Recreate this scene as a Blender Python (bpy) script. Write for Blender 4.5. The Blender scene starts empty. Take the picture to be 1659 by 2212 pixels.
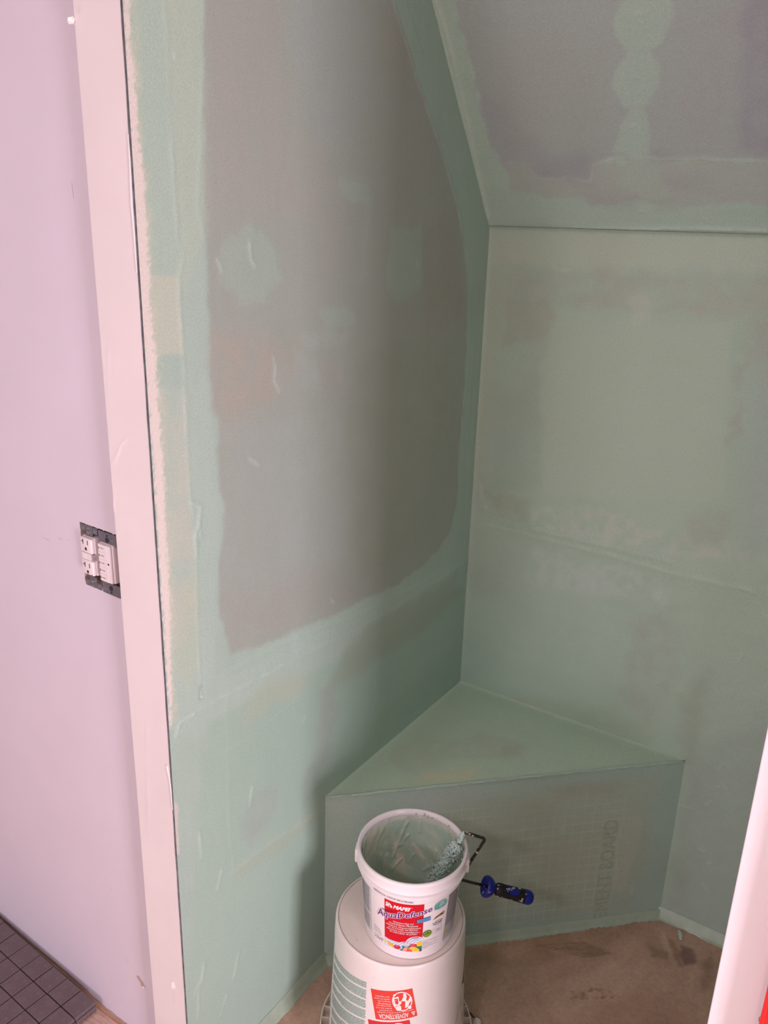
import bpy, bmesh, math, random
import numpy as np
from mathutils import Vector, Matrix
random.seed(4)
S = bpy.context.scene
COL = S.collection
PI = math.pi

# ------------------------------------------------------------------ camera
IW, IH = 1659.0, 2212.0
FPX, PITCH, YAW, ROLL = 1821.6, 0.33138, 0.58158, 0.02954
CAMP = np.array([0.96952, -1.89863, 1.68507])
_f = np.array([-math.sin(YAW)*math.cos(PITCH), math.cos(YAW)*math.cos(PITCH), -math.sin(PITCH)])
_r0 = np.array([math.cos(YAW), math.sin(YAW), 0.0]); _u0 = np.cross(_r0, _f)
_R = _r0*math.cos(ROLL)+_u0*math.sin(ROLL); _U = -_r0*math.sin(ROLL)+_u0*math.cos(ROLL)
cam = bpy.data.objects.new('camera', bpy.data.cameras.new('camera')); COL.objects.link(cam)
M = Matrix(((_R[0], _U[0], -_f[0], CAMP[0]), (_R[1], _U[1], -_f[1], CAMP[1]), (_R[2], _U[2], -_f[2], CAMP[2]), (0, 0, 0, 1)))
cam.matrix_world = M
cam.data.sensor_fit = 'HORIZONTAL'; cam.data.sensor_width = 36.0; cam.data.lens = FPX/IW*36.0
cam.data.clip_start = 0.02
S.camera = cam

# ------------------------------------------------------------------ world, lights, exposure
vs = S.view_settings
vs.view_transform = 'Standard'; vs.look = 'None'; vs.gamma = 1; vs.use_curve_mapping = False; vs.exposure = 0.0
w = bpy.data.worlds.new('world'); S.world = w; w.use_nodes = True
w.node_tree.nodes['Background'].inputs['Color'].default_value = (1.0, 0.88, 0.93, 1)
w.node_tree.nodes['Background'].inputs['Strength'].default_value = 0.30

def area(name, loc, target, sx, sy, power, color):
    l = bpy.data.lights.new(name, 'AREA'); l.shape = 'RECTANGLE'; l.size = sx; l.size_y = sy; l.energy = power; l.color = color
    o = bpy.data.objects.new(name, l); COL.objects.link(o); o.location = loc
    o.rotation_euler = (Vector(target)-Vector(loc)).to_track_quat('-Z', 'Y').to_euler()
    return o
area('window_and_fill_light', (2.75, -2.10, 0.55), (0.0, -0.75, 0.5), 0.56, 1.0, 61, (1.0, 0.87, 0.98))
area('ceiling_light', (0.80, -2.85, 2.36), (0.5, -0.6, 0.4), 0.12, 0.12, 8.5, (1.0, 0.86, 0.86))
area('window_and_fill_light', (-0.30, -4.1, 0.50), (0.4, -0.4, 0.4), 1.5, 0.8, 24, (1.0, 0.87, 0.92))  # added soft fill low behind the camera, no window known there
area('vanity_light', (-0.27, -2.85, 1.50), (0.3, -0.2, 0.8), 0.16, 0.16, 3.8, (1.0, 0.87, 0.90))
area('vanity_light', (1.36, -2.78, 1.50), (0.3, -0.2, 0.8), 0.16, 0.16, 2.6, (1.0, 0.87, 0.90))

# ------------------------------------------------------------------ helpers
def lin(c):
    return tuple(((x/255.0)/12.92 if x <= 10 else (((x/255.0)+.055)/1.055)**2.4) for x in c)

def mat(name, color, rough=0.5, bump=0, bscale=200, var=0, vscale=30, spec=0.5, metal=0, bdist=0.001, attr=None, spots=None, stretch=None, coat=0):
    m = bpy.data.materials.new(name); m.use_nodes = True
    nt = m.node_tree; N = nt.nodes; L = nt.links
    p = N['Principled BSDF']; p.inputs['Roughness'].default_value = rough; p.inputs['Metallic'].default_value = metal
    p.inputs['Specular IOR Level'].default_value = spec; p.inputs['Coat Weight'].default_value = coat
    tc = N.new('ShaderNodeTexCoord'); co = tc.outputs['Object']
    if stretch:
        mp = N.new('ShaderNodeMapping'); mp.inputs['Scale'].default_value = stretch; L.new(co, mp.inputs['Vector']); co = mp.outputs['Vector']
    if attr:
        a = N.new('ShaderNodeAttribute'); a.attribute_name = attr; cur = a.outputs['Color']
    else:
        rgb = N.new('ShaderNodeRGB'); rgb.outputs[0].default_value = (*color, 1); cur = rgb.outputs[0]
    if var:
        n = N.new('ShaderNodeTexNoise'); n.inputs['Scale'].default_value = vscale; n.inputs['Detail'].default_value = 6; L.new(co, n.inputs['Vector'])
        mr = N.new('ShaderNodeMapRange'); mr.inputs['From Min'].default_value = .3; mr.inputs['From Max'].default_value = .7
        mr.inputs['To Min'].default_value = 1-var; mr.inputs['To Max'].default_value = 1+var; L.new(n.outputs['Fac'], mr.inputs['Value'])
        mx = N.new('ShaderNodeVectorMath'); mx.operation = 'SCALE'; L.new(cur, mx.inputs[0]); L.new(mr.outputs['Result'], mx.inputs['Scale']); cur = mx.outputs[0]
    if spots:
        for sc, th, c2 in spots:
            n = N.new('ShaderNodeTexNoise'); n.inputs['Scale'].default_value = sc; n.inputs['Detail'].default_value = 3; L.new(co, n.inputs['Vector'])
            mr = N.new('ShaderNodeMapRange'); mr.inputs['From Min'].default_value = th; mr.inputs['From Max'].default_value = th+.03; L.new(n.outputs['Fac'], mr.inputs['Value'])
            mx = N.new('ShaderNodeMix'); mx.data_type = 'RGBA'; L.new(mr.outputs['Result'], mx.inputs['Factor']); L.new(cur, mx.inputs[6]); mx.inputs[7].default_value = (*c2, 1); cur = mx.outputs[2]
    L.new(cur, p.inputs['Base Color'])
    if bump:
        n = N.new('ShaderNodeTexNoise'); n.inputs['Scale'].default_value = bscale; n.inputs['Detail'].default_value = 4; L.new(co, n.inputs['Vector'])
        b = N.new('ShaderNodeBump'); b.inputs['Strength'].default_value = bump; b.inputs['Distance'].default_value = bdist
        L.new(n.outputs['Fac'], b.inputs['Height']); L.new(b.outputs[0], p.inputs['Normal'])
    return m

def link(name, me, parent=None, m=None, smooth=None):
    o = bpy.data.objects.new(name, me); COL.objects.link(o)
    if parent is not None: o.parent = parent
    if m: me.materials.append(m)
    if smooth is not None:
        me.polygons.foreach_set('use_smooth', [True]*len(me.polygons))
        if smooth < 180:
            try: me.set_sharp_from_angle(angle=math.radians(smooth))
            except Exception: pass
    return o
def from_bm(name, bm, parent=None, m=None, smooth=None):
    me = bpy.data.meshes.new(name); bmesh.ops.recalc_face_normals(bm, faces=bm.faces); bm.to_mesh(me); bm.free()
    return link(name, me, parent, m, smooth)
def tag(o, label, cat, group=None):
    o['label'] = label; o['category'] = cat
    if group: o['group'] = group
    return o
def struct(o): o['kind'] = 'structure'; return o
def empty(name, loc, rz=0):
    o = bpy.data.objects.new(name, None); COL.objects.link(o); o.location = loc; o.rotation_euler = (0, 0, rz); o.empty_display_size = .05
    return o
def box(bm, a, b, bev=0, seg=1, mtx=None):
    r = bmesh.ops.create_cube(bm, size=1); vs_ = r['verts']
    for v in vs_:
        v.co = Vector((a[0]+(v.co.x+.5)*(b[0]-a[0]), a[1]+(v.co.y+.5)*(b[1]-a[1]), a[2]+(v.co.z+.5)*(b[2]-a[2])))
    es = list({e for v in vs_ for e in v.link_edges})
    geo = vs_
    if bev:
        rr = bmesh.ops.bevel(bm, geom=es+vs_, offset=bev, segments=seg, affect='EDGES', profile=.5)
        geo = list({v for f in rr['faces'] for v in f.verts} | {v for v in vs_ if v.is_valid})
    if mtx:
        for v in geo: v.co = mtx @ v.co
    return geo
def lathe(bm, prof, n=64, c=(0, 0, 0), mtx=None, caps=True):
    rings = []
    for (r, z) in prof:
        if r < 1e-6: rings.append([bm.verts.new((c[0], c[1], c[2]+z))])
        else: rings.append([bm.verts.new((c[0]+r*math.cos(2*PI*i/n), c[1]+r*math.sin(2*PI*i/n), c[2]+z)) for i in range(n)])
    for a, b in zip(rings[:-1], rings[1:]):
        for i in range(n):
            j = (i+1) % n
            vs_ = [a[i % len(a)], a[j % len(a)], b[j % len(b)], b[i % len(b)]]
            u = []
            for v in vs_:
                if v not in u: u.append(v)
            if len(u) > 2: bm.faces.new(u)
    if mtx:
        for r in rings:
            for v in r: v.co = mtx @ v.co
    return rings
def axis_mtx(p, d):
    d = Vector(d).normalized()
    return Matrix.Translation(Vector(p)) @ d.to_track_quat('Z', 'Y').to_matrix().to_4x4()
def tube(bm, pts, r, n=10, wob=0):
    pts = [Vector(p) for p in pts]; rings = []
    up = Vector((.3, .5, .8))
    for i, p in enumerate(pts):
        t = (pts[min(i+1, len(pts)-1)]-pts[max(i-1, 0)]).normalized()
        e = t.cross(up).normalized(); g = t.cross(e)
        rr = r*(1+wob*random.uniform(-1, 1))
        rings.append([bm.verts.new(p+e*rr*math.cos(2*PI*k/n)+g*rr*math.sin(2*PI*k/n)) for k in range(n)])
    for a, b in zip(rings[:-1], rings[1:]):
        for k in range(n): bm.faces.new((a[k], a[(k+1) % n], b[(k+1) % n], b[k]))
    bm.faces.new(rings[0]); bm.faces.new(rings[-1][::-1])
def fillet(pts, rad, n=6):
    out = [Vector(pts[0])]
    for a, b, c in zip(pts[:-2], pts[1:-1], pts[2:]):
        a, b, c = Vector(a), Vector(b), Vector(c)
        p = b+(a-b).normalized()*rad; q = b+(c-b).normalized()*rad
        for k in range(n+1):
            t = k/n; out.append(p*(1-t)**2+b*2*t*(1-t)+q*t*t)
    out.append(Vector(pts[-1])); return out

# ---- plane maths: a photo direction met with a plane gives a point in metres
def ray(u, v): return _f+_R*(u-IW/2)/FPX-_U*(v-IH/2)/FPX
def hit(u, v, n, d):
    dr = ray(u, v); n = np.array(n, float); return CAMP+dr*((d-n@CAMP)/(n@dr))

# ---- numpy value noise
_rng = np.random.RandomState(7)
_lat = _rng.rand(512, 512)
def vnoise(x, y):
    xi = np.floor(x).astype(int); yi = np.floor(y).astype(int); fx = x-xi; fy = y-yi
    fx = fx*fx*(3-2*fx); fy = fy*fy*(3-2*fy)
    g = lambda a, b: _lat[a % 512, b % 512]
    return (g(xi, yi)*(1-fx)+g(xi+1, yi)*fx)*(1-fy)+(g(xi, yi+1)*(1-fx)+g(xi+1, yi+1)*fx)*fy
def fbm(x, y, sx, sy=None, o=4, seed=0):
    sy = sy or sx; t = 0; a = 1; s = 0
    for k in range(o):
        t = t+a*vnoise(x*sx+seed*17.3+k*31.7, y*sy+seed*9.1+k*11.9); s += a; a *= .5; sx *= 2.03; sy *= 2.03
    return t/s*2-1
def segd(px, py, ax, ay, bx, by):
    dx, dy = bx-ax, by-ay; t = np.clip(((px-ax)*dx+(py-ay)*dy)/(dx*dx+dy*dy+1e-12), 0, 1)
    return np.hypot(px-ax-t*dx, py-ay-t*dy)
def polyd(px, py, P, closed=True):
    d = np.full(px.shape, 1e9); ins = np.zeros(px.shape, bool); n = len(P)
    for i in range(n if closed else n-1):
        ax, ay = P[i]; bx, by = P[(i+1) % n]
        d = np.minimum(d, segd(px, py, ax, ay, bx, by))
        if closed and abs(by-ay) > 1e-12:
            c = ((ay > py) != (by > py)) & (px < (bx-ax)*(py-ay)/(by-ay)+ax); ins ^= c
    return np.where(ins, -d, d) if closed else d
def sst(e0, e1, x): t = np.clip((x-e0)/(e1-e0), 0, 1); return t*t*(3-2*t)

class Wall:
    """fine grid of a painted surface: coats, patches and ridges laid on it as colour and relief"""
    def __init__(s, org, eu, ev, nrm, su, sv, step, base, mask=None):
        s.o, s.eu, s.ev, s.n = [np.array(a, float) for a in (org, eu, ev, nrm)]
        s.nu = int(round(su/step))+1; s.nv = int(round(sv/step))+1
        a, b = np.meshgrid(np.linspace(0, su, s.nu), np.linspace(0, sv, s.nv), indexing='ij')
        s.u, s.v = a, b; s.col = np.ones(a.shape+(3,))*np.array(base); s.h = np.zeros(a.shape); s.mask = mask
    def px(s, pts):
        out = []
        for (x, y) in pts:
            p = hit(x, y, s.n, s.n@s.o)-s.o; out.append((p@s.eu, p@s.ev))
        return out
    def patch(s, pts, c, op=1., soft=.006, amp=.008, ns=40, seed=0, inpx=True, relief=0, mott=0, ms=25, stretch=1):
        P = s.px(pts) if inpx else pts
        pa = np.array(P); m = soft+amp+.02
        sel = (s.u > pa[:, 0].min()-m) & (s.u < pa[:, 0].max()+m) & (s.v > pa[:, 1].min()-m) & (s.v < pa[:, 1].max()+m)
        if not sel.any(): return
        U, V = s.u[sel], s.v[sel]
        d = polyd(U, V, P)+amp*fbm(U, V, ns, ns*stretch, 4, seed)
        f = (1-sst(-soft, soft, d))*op
        if mott: f = f*np.clip(1-mott*.5+mott*1.6*fbm(U, V, ms, ms, 4, seed+5), 0, 1.0)
        s.col[sel] = s.col[sel]*(1-f[:, None])+np.array(c)*f[:, None]
        if relief: s.h[sel] += relief*(1-sst(-.003, .003, d))
    def line(s, pts, wd=.003, h=.0008, c=None, op=.5, seed=0, amp=.002, inpx=True, rough=.6):
        P = s.px(pts) if inpx else pts
        pa = np.array(P); m = wd*4+.01
        sel = (s.u > pa[:, 0].min()-m) & (s.u < pa[:, 0].max()+m) & (s.v > pa[:, 1].min()-m) & (s.v < pa[:, 1].max()+m)
        if not sel.any(): return
        U, V = s.u[sel], s.v[sel]
        d = polyd(U+amp*fbm(U, V, 60, o=2, seed=seed), V+amp*fbm(U, V, 60, o=2, seed=seed+3), P, False)
        g = np.exp(-(d/wd)**2)*(1-rough*.5+rough*fbm(U, V, 30, o=3, seed=seed+9))
        s.h[sel] += h*g
        if c is not None:
            f = np.clip(g*op, 0, 1)[:, None]; s.col[sel] = s.col[sel]*(1-f)+np.array(c)*f
    def mottle(s, amt, sx, sy=None, seed=0, tint=(1, 1, 1)):
        n = fbm(s.u, s.v, sx, sy, 4, seed)[..., None]*amt; s.col *= 1+n*np.array(tint)
    def shift(s, c, amt, sx, sy=None, seed=0, lo=.0, hi=.5):
        f = (sst(lo, hi, fbm(s.u, s.v, sx, sy, 4, seed))*amt)[..., None]; s.col = s.col*(1-f)+np.array(c)*f
    def build(s, name, m, parent=None):
        P = s.o+s.u[..., None]*s.eu+s.v[..., None]*s.ev+s.h[..., None]*s.n
        P = P.reshape(-1, 3); idx = np.arange(s.nu*s.nv).reshape(s.nu, s.nv)
        F = np.stack([idx[:-1, :-1], idx[1:, :-1], idx[1:, 1:], idx[:-1, 1:]], -1).reshape(-1, 4)
        if s.mask is not None: F = F[s.mask(P[F].mean(1))]
        e = np.cross(P[F[0, 1]]-P[F[0, 0]], P[F[0, 3]]-P[F[0, 0]])
        if e@s.n < 0: F = F[:, ::-1]
        used = np.unique(F); re = np.full(len(P), -1); re[used] = np.arange(len(used)); F = re[F]; P = P[used]; C = s.col.reshape(-1, 3)[used]
        me = bpy.data.meshes.new(name)
        me.vertices.add(len(P)); me.vertices.foreach_set('co', P.astype(np.float32).ravel())
        me.loops.add(F.size); me.loops.foreach_set('vertex_index', F.astype(np.int32).ravel())
        me.polygons.add(len(F)); me.polygons.foreach_set('loop_start', np.arange(0, F.size, 4, dtype=np.int32)); me.polygons.foreach_set('loop_total', np.full(len(F), 4, np.int32))
        me.polygons.foreach_set('use_smooth', np.ones(len(F), bool))
        me.update(calc_edges=True)
        at = me.color_attributes.new('coat', 'FLOAT_COLOR', 'POINT')
        at.data.foreach_set('color', np.concatenate([np.clip(C, .005, .95), np.ones((len(C), 1))], 1).astype(np.float32).ravel())
        return link(name, me, parent, m)

# ------------------------------------------------------------------ colours (paint as it is, unlit)
GREEN = np.array((.405, .530, .462)); GLIGHT = np.array((.455, .580, .522)); GDARK = np.array((.33, .46, .375)); THIN = np.array((.378, .412, .372))
PINKY = np.array((.425, .405, .385)); YELG = np.array((.475, .540, .425)); CREAM = np.array((.80, .72, .68)); BLUISH = np.array((.41, .47, .475))
PURP = np.array((.362, .412, .408)); BROWNP = np.array((.41, .385, .335))
m_mem = mat('green_membrane_paint', (1, 1, 1), rough=.42, attr='coat', var=.075, vscale=330, bump=.8, bscale=480, bdist=.0007, spec=.4)
m_memfloor = mat('mortar_floor', (1, 1, 1), rough=.7, attr='coat', var=.10, vscale=120, bump=.5, bscale=300, bdist=.001, spots=[(420, .70, (.10, .06, .04))])
m_pink = mat('lavender_drywall_paint', (.66, .585, .67), rough=.6, var=.02, vscale=6, bump=.15, bscale=500, bdist=.0004, spec=.3)
m_jamb = mat('pale_pink_joint_compound', (.74, .665, .68), rough=.55, var=.02, vscale=9, bump=.12, bscale=300, bdist=.0006, spec=.3)
m_dark = mat('dark_gap', (.012, .011, .012), rough=.9)

H0 = 1.678; SZ = -.03; LW = 1.069
slope_dir = np.array([0, -.305, .415]); slope_dir /= np.linalg.norm(slope_dir)
slope_n = np.array([0, -slope_dir[2], slope_dir[1]])      # into the shower: towards -y and down
if slope_n[2] > 0: slope_n = -slope_n
YC = -.531                                                 # slope meets ceiling
def under(P):
    return (P[:, 2] < H0+.004+(-P[:, 1])*slope_dir[2]/(-slope_dir[1]))

# ------------------------------------------------------------------ left shower wall
wl = Wall((0, 0, SZ), (0, -1, 0), (0, 0, 1), (1, 0, 0), LW, 2.43, .0036, GREEN, under)
wl.mottle(.05, 7, seed=1); wl.mottle(.03, 40, 14, seed=2)
wl.shift(GLIGHT, .5, 3, 2, seed=3)
# thin grey-pink field in the middle of the board
field = [(437, -300), (437, -40), (440, 400), (447, 600), (452, 720), (456, 880), (472, 905), (468, 1040), (487, 1100), (472, 1220), (474, 1330), (500, 1412), (560, 1398), (640, 1362), (720, 1328), (790, 1293),
         (850, 1268), (900, 1232), (945, 1190), (972, 1150), (988, 1080), (990, 980), (1000, 880), (1007, 760), (1008, 600), (1000, 520), (988, 450), (962, 352), (914, 212), (884, 110), (854, 20), (835, -40), (760, -300)]
wl.patch(field, THIN, .92, .006, .007, 45, seed=4)
for pts, c, op in [
    ([(450, 0), (600, 0), (620, 260), (700, 300), (690, 450), (480, 470), (445, 300)], PINKY, .45),
    ([(640, -20), (770, -20), (800, 60), (790, 260), (740, 330), (680, 300), (650, 120)], BLUISH*.92, .5),
    ([(820, 0), (850, 20), (885, 120), (880, 160), (830, 130)], BROWNP, .5),
    ([(690, 340), (740, 420), (740, 600), (680, 600), (660, 440)], PINKY, .3),
    ([(455, 735), (500, 700), (560, 720), (640, 755), (640, 800), (570, 880), (480, 905), (455, 860)], BROWNP*1.06, .75),
    ([(600, 710), (640, 720), (640, 790), (600, 780)], YELG*.72, .5),
    ([(690, 780), (740, 770), (760, 860), (690, 850)], BROWNP, .4),
    ([(765, 765), (980, 740), (985, 1000), (940, 1140), (880, 1200), (770, 1270), (740, 1000)], YELG*.68, .33),
    ([(890, 480), (985, 470), (1000, 700), (930, 720)], BROWNP*.85, .4),
    ([(470, 930), (700, 880), (760, 1000), (740, 1200), (560, 1300), (480, 1260)], BLUISH, .28),
    ([(480, 1290), (640, 1240), (760, 1230), (770, 1280), (600, 1370), (510, 1400)], PINKY*.92, .35),
]: wl.patch(pts, c, op, .03, .03, 14, seed=len(pts), mott=.5)
# thicker green blobs where screw heads were spotted
for k, pts in enumerate([[(480, 520), (545, 488), (585, 520), (612, 600), (575, 648), (520, 655), (480, 600)],
                         [(845, 495), (912, 485), (912, 560), (908, 620), (862, 655), (838, 625)],
                         [(690, 668), (760, 666), (770, 700), (700, 712)], [(735, 380), (800, 400), (800, 440), (740, 430)]]):
    wl.patch(pts, GREEN*.97, .55, .010, .012, 50, seed=20+k, relief=.0004)
for k, (pts, op) in enumerate([([(650, 720), (760, 715), (745, 745), (660, 752)], .6), ([(785, 430), (802, 430), (795, 610), (778, 610)], .5), ([(640, 760), (690, 790), (690, 850), (640, 830)], .5),
                         ([(725, 745), (745, 745), (742, 850), (730, 850)], .45), ([(590, 780), (600, 790), (606, 840), (592, 830)], .4), ([(575, 990), (680, 1000), (680, 1030), (570, 1040)], .2)]):
    wl.patch(pts, (.43, .50, .48), op*.75, .012, .01, 60, seed=40+k, stretch=.3, mott=.5)
# left margin: bands of thicker coat
wl.patch([(250, -300), (432, -300), (440, 400), (455, 900), (476, 1100), (460, 1480), (380, 1560), (352, 1300), (310, 650)], GLIGHT, .55, .008, .006, 40, seed=60)
wl.patch([(250, -300), (434, -300), (444, 500), (400, 640), (300, 560)], (.51, .60, .485), .5, .02, .006, 30, seed=59)
wl.patch([(300, -40), (352, -40), (372, 300), (388, 560), (382, 600), (330, 592), (296, 350)], GREEN*1.05, .6, .004, .004, 40, seed=61)
wl.patch([(318, 592), (384, 597), (392, 690), (397, 765), (335, 768)], (.565, .60, .50), .75, .004, .003, 40, seed=62)
wl.patch([(330, 768), (397, 768), (405, 838), (340, 838)], GREEN, .5, .004, .003, 40, seed=63)
wl.patch([(335, 838), (402, 838), (410, 1020), (418, 1180), (425, 1290), (400, 1420), (365, 1350), (345, 1000)], (.57, .585, .50), .65, .010, .006, 40, seed=64, mott=.6)
wl.patch([(396, 1250), (432, 1250), (434, 1440), (405, 1500), (378, 1420)], YELG*1.05, .45, .012, .008, 40, seed=65)
# bare cream edge beside the corner bead
edge = [(246, -300), (260, -300), (276, -40), (281, 90), (289, 140), (294, 230), (297, 290), (306, 350), (312, 420), (318, 500), (321, 600), (326, 690), (333, 760), (341, 860), (350, 1000), (356, 1100), (361, 1200), (366, 1290), (369, 1345), (368, 1420), (371, 1500), (370, 1560), (366, 1570), (330, 1000), (300, 650)]
wl.patch([(x+8, y) for x, y in edge], (.60, .62, .50), .7, .008, .012, 120, seed=66)
wl.patch([(x+1, y) for x, y in edge], CREAM, 1., .0028, .007, 230, seed=67)
wl.patch([(374, 1730), (384, 1735), (386, 1800), (388, 1840), (380, 1850), (376, 1790)], CREAM*.85, .8, .003, .004, 120, seed=68)
# joint band running back along the wall, and the darker board below it
wl.patch([(380, 1560), (470, 1470), (700, 1360), (860, 1290), (1006, 1200), (1004, 1265), (860, 1370), (700, 1440), (560, 1500), (420, 1600)], GLIGHT*.97, .5, .012, .006, 30, seed=70)
wl.patch([(450, 1560), (600, 1490), (745, 1415), (860, 1350), (1003, 1260), (995, 1470), (706, 1725), (700, 2090), (590, 2212), (395, 2260)], np.array((.375, .515, .435)), .7, .012, .01, 20, seed=71)
wl.patch([(745, 1400), (860, 1310), (940, 1270), (985, 1235), (990, 1290), (900, 1380), (820, 1420), (745, 1470), (700, 1500)], YELG*.72, .45, .02, .02, 20, seed=72)
for k, pts in enumerate([[(520, 1540), (560, 1480), (640, 1440), (660, 1480), (600, 1520), (530, 1570)], [(600, 1490), (650, 1475), (650, 1505), (600, 1520)]]):
    wl.patch(pts, YELG*.95, .5, .012, .01, 30, seed=75+k)
for k, pts in enumerate([[(690, 1490), (720, 1470), (725, 1560), (700, 1660), (670, 1700), (650, 1690), (690, 1600)], [(520, 1770), (560, 1700), (600, 1700), (590, 1770), (540, 1830)]]):
    wl.patch(pts, (.36, .40, .375), .5, .02, .02, 25, seed=78+k, mott=.6)
wl.patch([(500, 1880), (690, 1745), (700, 1760), (560, 1870), (520, 1900)], YELG*.9, .4, .008, .006, 40, seed=80)
wl.patch([(790, 1560), (880, 1490), (985, 1390), (980, 1460), (860, 1575), (780, 1640)], GDARK, .45, .02, .02, 20, seed=81)
# relief
wl.line([(355, -20), (368, 250), (378, 430), (384, 520), (396, 545), (396, 565), (387, 595), (390, 700), (398, 800), (404, 950), (411, 1085), (418, 1110)], .0032, .0012, GLIGHT*1.1, .35, seed=1, amp=.0015)
wl.line([(411, 1085), (434, 1095), (430, 1130), (422, 1150), (424, 1200)], .003, .0018, GLIGHT*1.15, .5, seed=2)
wl.line([(424, 1150), (424, 1250), (428, 1400), (432, 1450), (437, 1500)], .003, .0012, GLIGHT*1.15, .4, seed=3)
wl.line([(436, 1480), (437, 1505)], .005, -.002, GDARK*.8, .5, seed=4)
wl.line([(440, 0), (433, 300), (428, 450), (440, 520)], .003, .0007, GLIGHT*1.1, .35, seed=5)
wl.line([(370, 1620), (385, 1585), (430, 1530), (480, 1505), (530, 1477), (640, 1420), (740, 1370), (860, 1310), (1000, 1215)], .0035, .0012, GLIGHT*1.12, .35, seed=6)
wl.line([(480, 1455), (600, 1390), (740, 1335), (860, 1285), (945, 1235)], .005, .0008, GLIGHT*1.08, .3, seed=7)
wl.line([(530, 1477), (740, 1345), (1000, 1225)], .028, .002, None, seed=8, rough=.1)
wl.line([(500, 1885), (600, 1810), (700, 1745)], .006, .0012, (.50, .60, .52), .3, seed=9)
wl.line([(478, 1625), (540, 1590), (650, 1500)], .003, .0008, GLIGHT, .3, seed=10)
wl.line([(490, 1500), (496, 1800), (505, 1880)], .003, .0007, GLIGHT, .25, seed=11)
wl.line([(848, 0), (882, 105), (900, 170), (915, 212), (940, 285), (963, 355), (990, 450), (1000, 510)], .0030, .0020, GLIGHT*1.05, .45, seed=12)
wl.line([(880, 0), (905, 80), (918, 120)], .003, -.0009, GDARK*.8, .3, seed=13)
wl.line([(1020, 560), (1012, 800), (1000, 900), (1002, 960), (994, 1100), (980, 1180), (985, 1300)], .003, .0008, None, seed=14)
wl.line([(1040, 640), (1010, 1000), (1000, 1200)], .012, -.0006, None, seed=15, rough=.1)
for k, pts in enumerate([[(538, 525), (543, 560), (552, 575)], [(470, 560), (480, 585)], [(590, 770), (596, 800), (592, 820), (603, 845)], [(715, 1295), (722, 1302)], [(430, 1130), (433, 1160)], [(380, 1590), (388, 1560), (420, 1540)],
                         [(470, 1920), (478, 1880)], [(545, 1700), (540, 1740)], [(515, 2060), (510, 2090), (505, 2110)], [(430, 1800), (436, 1850)], [(440, 2080), (436, 2120)], [(900, 560), (905, 575)], [(565, 1460), (578, 1453)],
                         [(655, 1560), (660, 1545)], [(377, 115), (378, 128)], [(540, 990), (560, 1005)], [(420, 2150), (430, 2120), (428, 2200)], [(475, 2195), (490, 2150)]]):
    wl.line(pts, .0028, .0016, GLIGHT*1.2, .6, seed=30+k)
wl.h += .0008*fbm(wl.u, wl.v, 4, 3, 3, seed=8)+.00025*fbm(wl.u, wl.v, 70, 25, 3, seed=9)
# rounded outer corner
wall_left = struct(wl.build('wall_left', m_mem))
# core and end of the stub wall
def slab(name, a, b, m, parent=None, bev=0):
    bm = bmesh.new(); box(bm, a, b, bev); return from_bm(name, bm, parent, m)
slab('wall_core', (-.0946, -LW+.004, SZ-.06), (-.0012, 0, 2.40), m_pink, wall_left)
# end face of the stub wall: joint compound with a ragged left edge
wj = Wall((-.0948, -LW, -.03), (1, 0, 0), (0, 0, 1), (0, -1, 0), .0948, 2.43, .0034, (.73, .655, .67))
wj.mottle(.025, 9, 3, seed=50)
e_ = (1-sst(0, .004, wj.u))
wj.col *= 1-e_[..., None]*.10*(.5+.5*fbm(wj.u, wj.v, 90, seed=51)[..., None])
wj.line([(236, 740), (232, 800), (236, 860)], .002, .0006, (.72, .66, .68), .4, seed=51)
wj.line([(245, 1003), (262, 965), (275, 950)], .002, .0010, (.88, .82, .82), .5, seed=52)
wj.line([(246, 1060), (246, 1105)], .002, .0007, (.72, .66, .68), .4, seed=53)
wj.line([(316, 1560), (320, 1800)], .003, .0005, None, seed=54)
wj.patch([(372, 2120), (376, 2140), (378, 2165), (374, 2170), (370, 2145)], (.66, .58, .62), .5, .004, .003, 60, seed=55)
wj.patch([(370, 2123), (375, 2121), (377, 2134), (371, 2135)], (.95, .93, .92), .9, .002, .003, 90, seed=56, relief=.001)
wj.patch([(165, 12), (172, 12), (173, 28), (167, 26)], (.6, .52, .54), .5, .003, .003, 90, seed=57)
wj.line([(160, 60), (163, 110)], .0012, .0, (.25, .2, .22), .8, seed=58)
for y0 in (450, 520, 640, 700): wj.line([(190+(y0-450)*.082, y0), (191+(y0-450)*.082, y0+14)], .0012, 0, (.3, .25, .27), .7, seed=59)
wj.h += .0006*fbm(wj.u, wj.v, 10, 3, 3, seed=58)
m_jambc = mat('pink_joint_compound', (1, 1, 1), rough=.55, attr='coat', var=.02, vscale=9, bump=.15, bscale=300, bdist=.0006, spec=.3)
jamb = wj.build('end_face', m_jambc, wall_left)
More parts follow.
